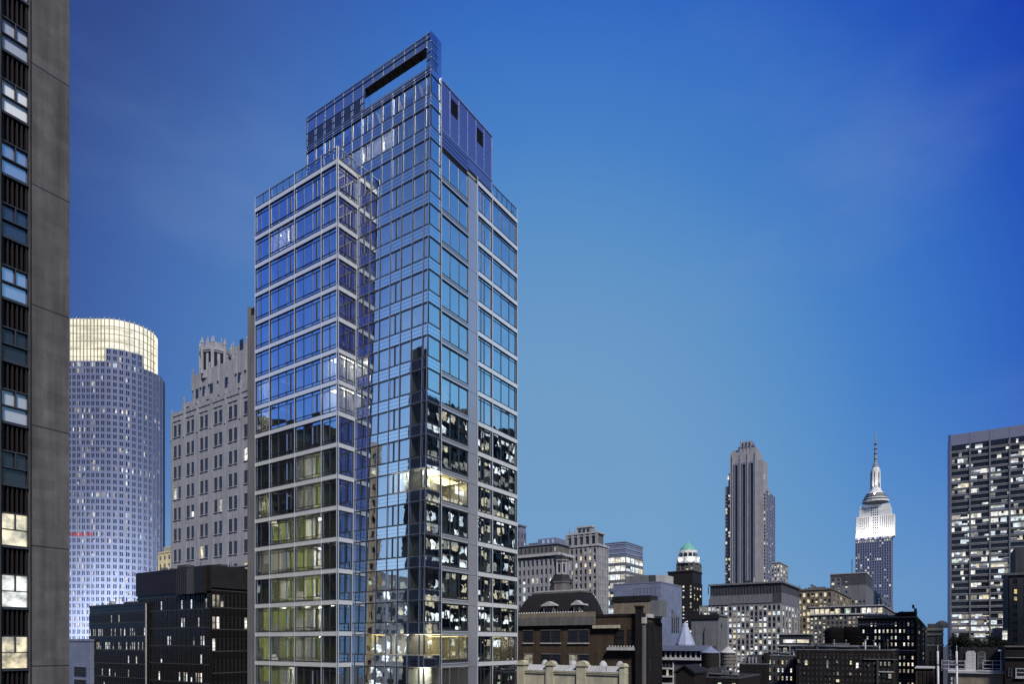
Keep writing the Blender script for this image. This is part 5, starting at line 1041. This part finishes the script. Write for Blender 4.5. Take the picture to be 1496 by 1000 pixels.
    for px in (1147, 1156, 1166, 1174): T.win(F, T.u(px + 3), T.u(px - 3), T.z(954), T.z(947), 'dark' if px != 1147 else 'lit_dim', 'steel', .02)
    T.finish()
    # dark tanks
    for px, r, pt, pb, Y, nm in ((1219, 13, 917, 951, 122, 'left of a dark rounded roof tank pair, behind the long unlit brick building'), (1243, 13, 916, 951, 122, 'right of a dark rounded roof tank pair, behind the long unlit brick building')):
        c = P(px, Y); k = Y / FX; T = Thing('roof_tank', nm, 'water tank', (c[0], c[1], CZ - 8), 'dark rounded roof tanks'); b = T.p('drum'); hz = lambda py: H(py, Y)
        b.lathe(c, [(r * k, hz(955)), (r * k, hz(926)), (r * k * .93, hz(pt + 4)), (r * k * .7, hz(pt + 1)), (r * k * .2, hz(pt))], 20, 'tank', smooth=True)
        for q in (948, 940, 932): T.p('hoops').lathe(c, [(r * k + .02, hz(q)), (r * k + .06, hz(q)), (r * k + .06, hz(q) + .1), (r * k + .02, hz(q) + .1)], 20, 'blackmetal', cap=False)
        T.p('legs').lathe(c, [(r * k * .9, CZ - 8), (r * k * .9, hz(955))], 4, 'blackmetal', rot=AZ); T.finish()
    S = Grid('tank_house', 'dark roof block carrying the pair of rounded tanks', 'building', 1180, 1270, 1275, 118, depth=12); clutter(S, S.F, .5, S.w - .5, CZ - 3, .6, 3, 8, 1.2); S.mass(0, CZ - 3, 'darkbrick'); S.coping(CZ - 3, 'darkstone', h=.3, o=.1); S.facade(S.F, .2, S.w, CZ - 12, CZ - 3.6, 8, 3, 'darkbrick', .6, .5, .1, .2); S.finish()
    # white trimmed building, steeple, grey block, water tanks
    T = Grid('white_corniced_building', 'pale building with white cornices and stacked white landings, right of the brown brick building', 'building', 966, 1040, 1047, 100)
    F = T.F; zt = T.z(945); T.mass(0, zt, 'deepgrey'); T.p('cornice').box(F, -.1, T.w + .1, T.z(952), zt + .1, .003, .7, 'bluewall'); T.p('cornice').box(F, -.1, T.w + .1, T.z(966), T.z(963), .003, .5, 'palegrey')
    T.facade(F, 0, T.w, T.z(963), T.z(952.2), 10, 1, 'palegrey', .3, .15, .25, .1)
    for py in (979, 991, 1002): T.p('landings').box(F, T.u(984), T.w + .1, T.z(py) - .12, T.z(py) + .12, .003, .9, 'palegrey')
    for px in (967, 984): T.p('landings').box(F, T.u(px) - .08, T.u(px) + .08, 0, T.z(966), .003, .2, 'palegrey')
    T.facade(F, T.u(983), T.w - .2, T.z(1004), T.z(967), 3, 3, 'deepgrey', .4, .3, .1, .2); T.facade(F, 0, T.u(1018), T.z(1004), T.z(969), 6, 4, 'deepgrey', .45, .45, .12, .45, lits=('lit_white', 'lit_dim')); T.finish()
    c = P(1001, 108); k = 108 / FX; hz = lambda py: H(py, 108)
    T = Thing('steeple', 'pale blue pyramid steeple roof in front of the blue concrete block', 'steeple', (c[0], c[1], 0))
    T.p('tower').lathe(c, [(12.5 * k, 0), (12.5 * k, hz(944))], 4, 'bluewall', rot=AZ - math.radians(2)); T.p('roof').lathe(c, [(14 * k, hz(944)), (14 * k, hz(942)), (9.5 * k, hz(930)), (3.6 * k, hz(914)), (1.6 * k, hz(911)), (.5 * k, hz(909))], 8, 'blueslate', rot=AZ); T.finish()
    T = Grid('grey_lot_building', 'blank grey rendered block with a black roof edge, left of the grid office building', 'building', 1010, 1049, 1062.5, 150)
    zt = T.z(899); T.mass(0, zt, 'midgrey'); T.p('roof_edge').box(T.F, -.3, T.w + .2, T.z(905), zt + .1, .003, .3, 'blackmetal'); T.p('roof_edge').box(T.G, .0, T.dp, T.z(900.5), zt + .2, .003, .25, 'midgrey'); T.p('pipe').tube((*T.F.at(T.u(1029), .2), 0), (*T.F.at(T.u(1029), .2), T.z(924)), .1, 'blackmetal')
    clutter(T, T.F, .5, T.w - .5, zt + .1, .8, 4, 4, 1.2)
    T.p('pipe').tube((*T.F.at(T.u(1029), .2), T.z(924)), (*T.F.at(T.u(1031), .2), T.z(917)), .1, 'blackmetal'); T.win(T.G, T.dp * .3, T.dp * .45, T.z(918), T.z(912), 'dark'); T.finish()
    for px, w_, mt, mr, Y, lb in ((1037.5, 12.5, 'tank', 'bluewall', 84, 'black wooden water tank with a pale conical roof, left of two'), (1063.5, 10.5, 'tankgrey', 'palegrey', 86, 'grey wooden water tank with a pale conical roof, right of two')):
        c = P(px, Y); k = Y / FX; hz = lambda py: H(py, Y); T = Thing('water_tank', lb, 'water tank', (c[0], c[1], hz(990)), 'conical roofed water tanks')
        T.p('drum').lathe(c, [(w_ * k, hz(975)), (w_ * k, hz(954.5))], 18, mt)
        T.p('roof').lathe(c, [(w_ * 1.1 * k, hz(955)), (w_ * 1.1 * k, hz(954)), (.1, hz(945.5))], 18, mr)
        for q in (971, 966, 961, 957): T.p('hoops').lathe(c, [(w_ * k + .005, hz(q)), (w_ * k + .04, hz(q)), (w_ * k + .04, hz(q) + .05), (w_ * k + .005, hz(q) + .05)], 18, 'blackmetal', cap=False)
        for i in range(4):
            a_ = AZ + math.pi / 4 + i * math.pi / 2; x, y = c[0] + w_ * .8 * k * math.cos(a_), c[1] + w_ * .8 * k * math.sin(a_); lg = MB(); lg.tube((x, y, hz(990)), (x, y, hz(975)), .09, 'blackmetal'); T.one(lg, 'leg')
        T.finish()
    T = Grid('tank_roof_building', 'low dark building whose roof carries the two conical water tanks', 'building', 1016, 1080, 1086, 80, depth=11)
    zt = H(990, 85); T.mass(0, zt, 'darkbrick'); T.coping(zt, 'deepgrey', h=.2, o=.05); T.mass(zt, T.z(977), 'deepgrey', T.u(1050), T.u(1022), 1, 3, part='bulkhead')
    T.facade(T.F, .2, T.w, T.z(1020), zt - .3, 6, 2, 'darkbrick', .5, .45, .1, .4, lits=('lit_dim', 'lit_white')); clutter(T, T.F, .3, T.w - .3, zt, .6, 6, 9); T.finish()
    T = Thing('gabled_roof_house', 'small black gabled roof house at the bottom, in front of the white landings', 'roof house', (*P(1001, 72), CZ - 12)); c = P(1001, 72); F = Fr(c, neg(dL), nL); k = 72 / FX
    b = T.p('walls'); b.box(F, -14 * k, 14 * k, CZ - 12, H(984, 72), 0, -4, 'blackbrown'); r = T.p('roof'); e0, e1 = H(984, 72), H(972, 72)
    for s_ in (-1, 1): r.hexa([F(0, e1 - .15, .3), F(s_ * 16 * k, e0 - .1, .3), F(s_ * 16 * k, e0 - .1, -4.2), F(0, e1 - .15, -4.2), F(0, e1, .3), F(s_ * 16 * k, e0 + .08, .3), F(s_ * 16 * k, e0 + .08, -4.2), F(0, e1, -4.2)], 'slate')
    r.hexa([F(-15 * k, e0, 0), F(15 * k, e0, 0), F(15 * k, e0, -4), F(-15 * k, e0, -4), F(-.05, e1 - .16, 0), F(.05, e1 - .16, 0), F(.05, e1 - .16, -4), F(-.05, e1 - .16, -4)], 'blackbrown'); T.finish()
    T = Grid('roof_plant_building', 'dark building with ducts and bulkheads on its roof, right of the water tanks', 'building', 1080, 1118, 1124, 92)
    zt = T.z(972); T.mass(0, zt, 'blackbrown'); b = T.p('bulkhead'); b.box(T.F, T.u(1110), T.u(1090), zt, T.z(958), -1, -4, 'deepgrey'); b.box(T.F, T.u(1118), T.u(1113), zt, T.z(955), -1, -3, 'darkbrick'); b.box(T.F, T.u(1088), T.u(1083), zt, T.z(963), -.6, -2, 'midgrey')
    for px in (1093, 1098, 1103): T.p('ducts').tube((*T.F.at(T.u(px), -.6), zt), (*T.F.at(T.u(px), -.6), T.z(961)), .16, 'midgrey', 8)
    for px in (1086, 1096, 1108): T.win(T.F, T.u(px + 3), T.u(px - 3), T.z(995), T.z(981), 'blackmetal' if px == 1096 else 'dark', 'darkframe', .01)
    T.coping(zt, 'midgrey', h=.12, o=.05); clutter(T, T.F, .3, T.w - .3, zt, .6, 5, 8); T.finish()
dark_low()

# ================================================================== roof terrace, lower right corner
def terrace():
    Y = 62.0; k = Y / FX; O = P(1386, Y); X = lambda px: ext(O, neg(dL), px); XP = lambda px, q=Y: (px - HX) * q / FX; z = lambda py: H(py, Y)
    F = Fr(O, neg(dL), nL)
    T = Thing('terrace_building', 'yellowish walled building with a roof terrace, bottom right corner', 'building', (XP(1430), Y, 0)); zt = z(984)
    T.p('wall').box(F, X(1386), X(1466), 0, zt, 0, -9, 'moss' if False else 'tan'); T.p('ledge').box(F, X(1385), X(1467), zt, zt + .18, -9, .25, 'palegrey')
    T.p('terrace_house').box(F, X(1404), X(1462), zt + .18, z(948), -4.2, -8, 'blackbrown')
    O2 = P(1386, Y + 3.4); Fh = Fr(O2, neg(dL), nL)
    xx = lambda px: ext(O2, neg(dL), px); hz = lambda py: H(py, Y + 3)
    for a, b, m in ((1411, 1425.5, 'steel'), (1428, 1440, 'midgrey')):
        d = MB(); d.box(Fh, xx(a), xx(b), zt + .18, hz(954), .0, .08, m)
        for q in range(3): d.box(Fh, xx(a) + .1, xx(b) - .1, zt + .35 + q * .62, zt + .85 + q * .62, .083, .10, 'palegrey' if m == 'steel' else 'deepgrey')
        T.one(d, 'door')
    r = T.p('railing')
    for py in (966, 971.5, 977): r.box(F, X(1436), X(1464), z(py), z(py) + .05, .05, .1, 'steel'); r.box(F, X(1376), X(1410), z(py + 1), z(py + 1) + .05, .05, .1, 'steel')
    for px in (1376, 1386, 1410, 1436, 1450, 1463): r.box(F, X(px) - .03, X(px) + .03, zt + .18, z(965), .0, .05, 'steel')
    r.box(F, X(1427), X(1465), z(981), z(979), .0, .3, 'palegrey')
    T.win(F, X(1388), X(1394), z(1002), z(988), 'steel', 'darkframe', .02)
    T.finish()
    for px, lb in ((1370, 'white vent pipe, left of two beside the roof terrace'), (1397.5, 'white vent pipe, right of two beside the roof terrace')):
        YP = Y - 1.2; xp = XP(px, YP); P_ = Thing('vent_pipe', lb, 'vent pipe', (xp, YP, z(1015)), 'white vent pipes'); p = P_.p('pipe')
        p.tube((xp + .04, YP, z(1015)), (xp + .02, YP, z(973)), .09, 'steel', 10); p.tube((xp, YP, z(971)), (xp, YP, z(952)), .09, 'steel', 10); p.tube((xp, YP, z(973.5)), (xp, YP, z(970.5)), .06, 'blackmetal', 10); p.tube((xp, YP, z(952)), (xp, YP, z(944)), .02, 'steel'); P_.finish()
    L_ = Thing('terrace_lamp', 'white lamp post at the right end of the terrace railing', 'lamp post', (XP(1462, Y - 2.6), Y - 2.6, z(983))); L_.p('post').tube((XP(1462, Y - 2.6), Y - 2.6, z(983)), (XP(1462, Y - 2.6), Y - 2.6, z(952)), .035, 'steel'); L_.p('head').box(F, X(1458), X(1463), z(952), z(950), .1, .3, 'steel'); L_.finish()
    T = Thing('brick_corner_house', 'dark brick house with a framed window in the bottom right corner', 'building', (XP(1485), Y, 0)); T.p('wall').box(F, X(1467), X(1530), 0, z(945), 1, -9, 'darkbrick'); T.p('cornice').box(F, X(1466.5), X(1530), z(961), z(960), 1, 1.2, 'midgrey'); T.p('parapet').box(F, X(1466.5), X(1530), z(946), z(944), .8, 1.15, 'darkstone')
    F1_ = Fr((O[0] + nL[0] * 1.0, O[1] + nL[1] * 1.0), neg(dL), nL); T.win(F1_, X(1482), X(1496), z(987), z(975), 'dark', 'palegrey', .01); T.p('sill').box(F1_, X(1481), X(1497), z(989), z(987.5), .0, .2, 'palegrey'); T.win(F1_, X(1471), X(1477), z(987), z(975), 'dark', 'deepgrey', .01); T.finish()
    T = Grid('shed_roof_house', 'brown shuttered roof house with a pale ledge, left of the white vent pipes', 'roof house', 1338, 1364, 1366, 70, depth=5); T.mass(0, T.z(978), 'brick'); T.p('ledge').box(T.F, -.1, T.w + .1, T.z(978), T.z(976.5), -5, .2, 'palegrey')
    for px in (1344, 1350, 1356, 1361): T.p('shutters').box(T.F, T.u(px + 2), T.u(px - 2), T.z(1002), T.z(983), .0, .07, 'blackbrown')
    T.finish()
    # dark bushy trees of the roof garden behind
    for i, (px, top, rx, Yt) in enumerate(((1406, 931, 19, 78), (1450, 927, 24, 80), (1428, 936, 20, 79))):
        c = P(px, Yt); kt = Yt / FX; zt = H(top, Yt); zb_ = H(982, Yt)
        T = Thing('roof_garden_tree', ('dark bushy tree, leftmost of three behind the roof terrace', 'tallest dark bushy tree, rightmost of three behind the roof terrace', 'dark bushy tree, middle of three behind the roof terrace')[i], 'tree', (c[0], c[1], zb_), 'roof garden trees')
        tr = T.p('trunk'); tr.tube((c[0], c[1], zb_), (c[0] + .1, c[1], (zb_ + zt) / 2), .12, 'bark', 7, .07)
        for q in range(6): a_ = q * 1.05; tr.tube((c[0] + .05, c[1], zb_ + (zt - zb_) * .3), (c[0] + math.cos(a_) * rx * kt * .6, c[1] + math.sin(a_) * .7, zb_ + (zt - zb_) * .72), .05, 'bark', 5, .02)
        cw = T.p('crown'); cl = [(R.gauss(0, .45), R.gauss(0, .45), R.uniform(.3, .92)) for _ in range(30)]
        for _ in range(5200):
            a_, b_, h_ = R.choice(cl); x = c[0] + (a_ + R.gauss(0, .17)) * rx * kt; y = c[1] + (b_ + R.gauss(0, .2)) * rx * kt; zz = zb_ + (h_ + R.gauss(0, .07)) * (zt - zb_)
            d = Vector((R.gauss(0, 1), R.gauss(0, 1), R.gauss(0, 1))).normalized(); e_ = d.orthogonal().normalized() * R.uniform(.07, .15); f_ = d.cross(e_) * R.uniform(.4, .7); o_ = Vector((x, y, zz))
            cw.poly([tuple(o_ - e_), tuple(o_ + f_), tuple(o_ + e_), tuple(o_ - f_)], 'leaf')
        T.finish()
    S = Grid('garden_roof_building', 'dark building whose roof garden of trees stands behind the terrace', 'building', 1390, 1468, 1470, 76, depth=9); S.mass(0, H(982, 76), 'darkbrick'); S.coping(H(982, 76), 'darkstone', h=.5, o=.1); clutter(S, S.F, .5, S.w - .5, H(982, 76), 1, 6, 5); S.finish()
terrace()

# ================================================================== neighbours outside the frame (they stand in the glass)
def neighbours():
    # across the avenue on the right
    C = (90, 90); T = Thing('avenue_office_tower', 'dark office tower with many lit windows, across the avenue outside the frame', 'skyscraper', (C[0], C[1], 0))
    F = Fr(C, dR, dL); zt = CZ + 60; T.p('wall').box(F, -40, 62, 0, zt, 0, -30, 'blackbrown')
    T.facade(F, -40, 62, CZ - 30, zt - 2, 44, 25, 'blackbrown', .10, .40, .3, .58, lits=('lit_silver', 'lit_silver', 'lit_cool', 'lit_warm', 'lit_dim'), rowp=.36)
    for i in range(16): T.p('roof_plant').box(F, -38 + i * 6.1, -38 + i * 6.1 + R.uniform(2, 5), zt, zt + R.uniform(.6, 3.2), -2, -8, 'blackmetal')
    T.finish(top=1)
    # to the left
    T = Thing('side_street_block', 'dark apartment block on the side street, hidden behind the stone tower', 'building', (-90, 64, 0)); F = Fr((-75, 53.5), (0, 1), (1, 0)); T.p('wall').box(F, 0, 40, 0, CZ + 40, 0, -25, 'blackbrown')
    T.facade(F, 0, 40, CZ - 20, CZ + 39, 14, 19, 'blackbrown', .5, .5, .2, .06, lits=('lit_dim', 'lit_warm')); T.finish(top=1)
    T = Thing('tan_side_building', 'narrow tan building beside the side street block, hidden behind the stone tower', 'building', (-92, 50, 0)); F = Fr((-80, 49.8), (0, 1), (1, 0)); T.p('wall').box(F, 0, 3.6, 0, CZ + 42, 0, -20, 'paletan'); T.facade(F, 0, 3.6, CZ - 20, CZ + 41, 2, 19, 'paletan', .6, .6, .15, .05); T.finish(top=1)
    T = Thing('low_side_building', 'low dark building with lit windows, hidden behind the stone tower', 'building', (-150, 30, 0)); F = Fr((-125, 2), (0, 1), (1, 0)); T.p('wall').box(F, 0, 47, 0, CZ + 22, 0, -30, 'greystone')
    T.facade(F, 0, 47, CZ - 30, CZ + 21, 20, 15, 'palegrey', .35, .45, .2, .45, lits=('lit_silver', 'lit_silver', 'lit_warm', 'lit_dim'), rowp=.2); T.finish(top=1)
neighbours()
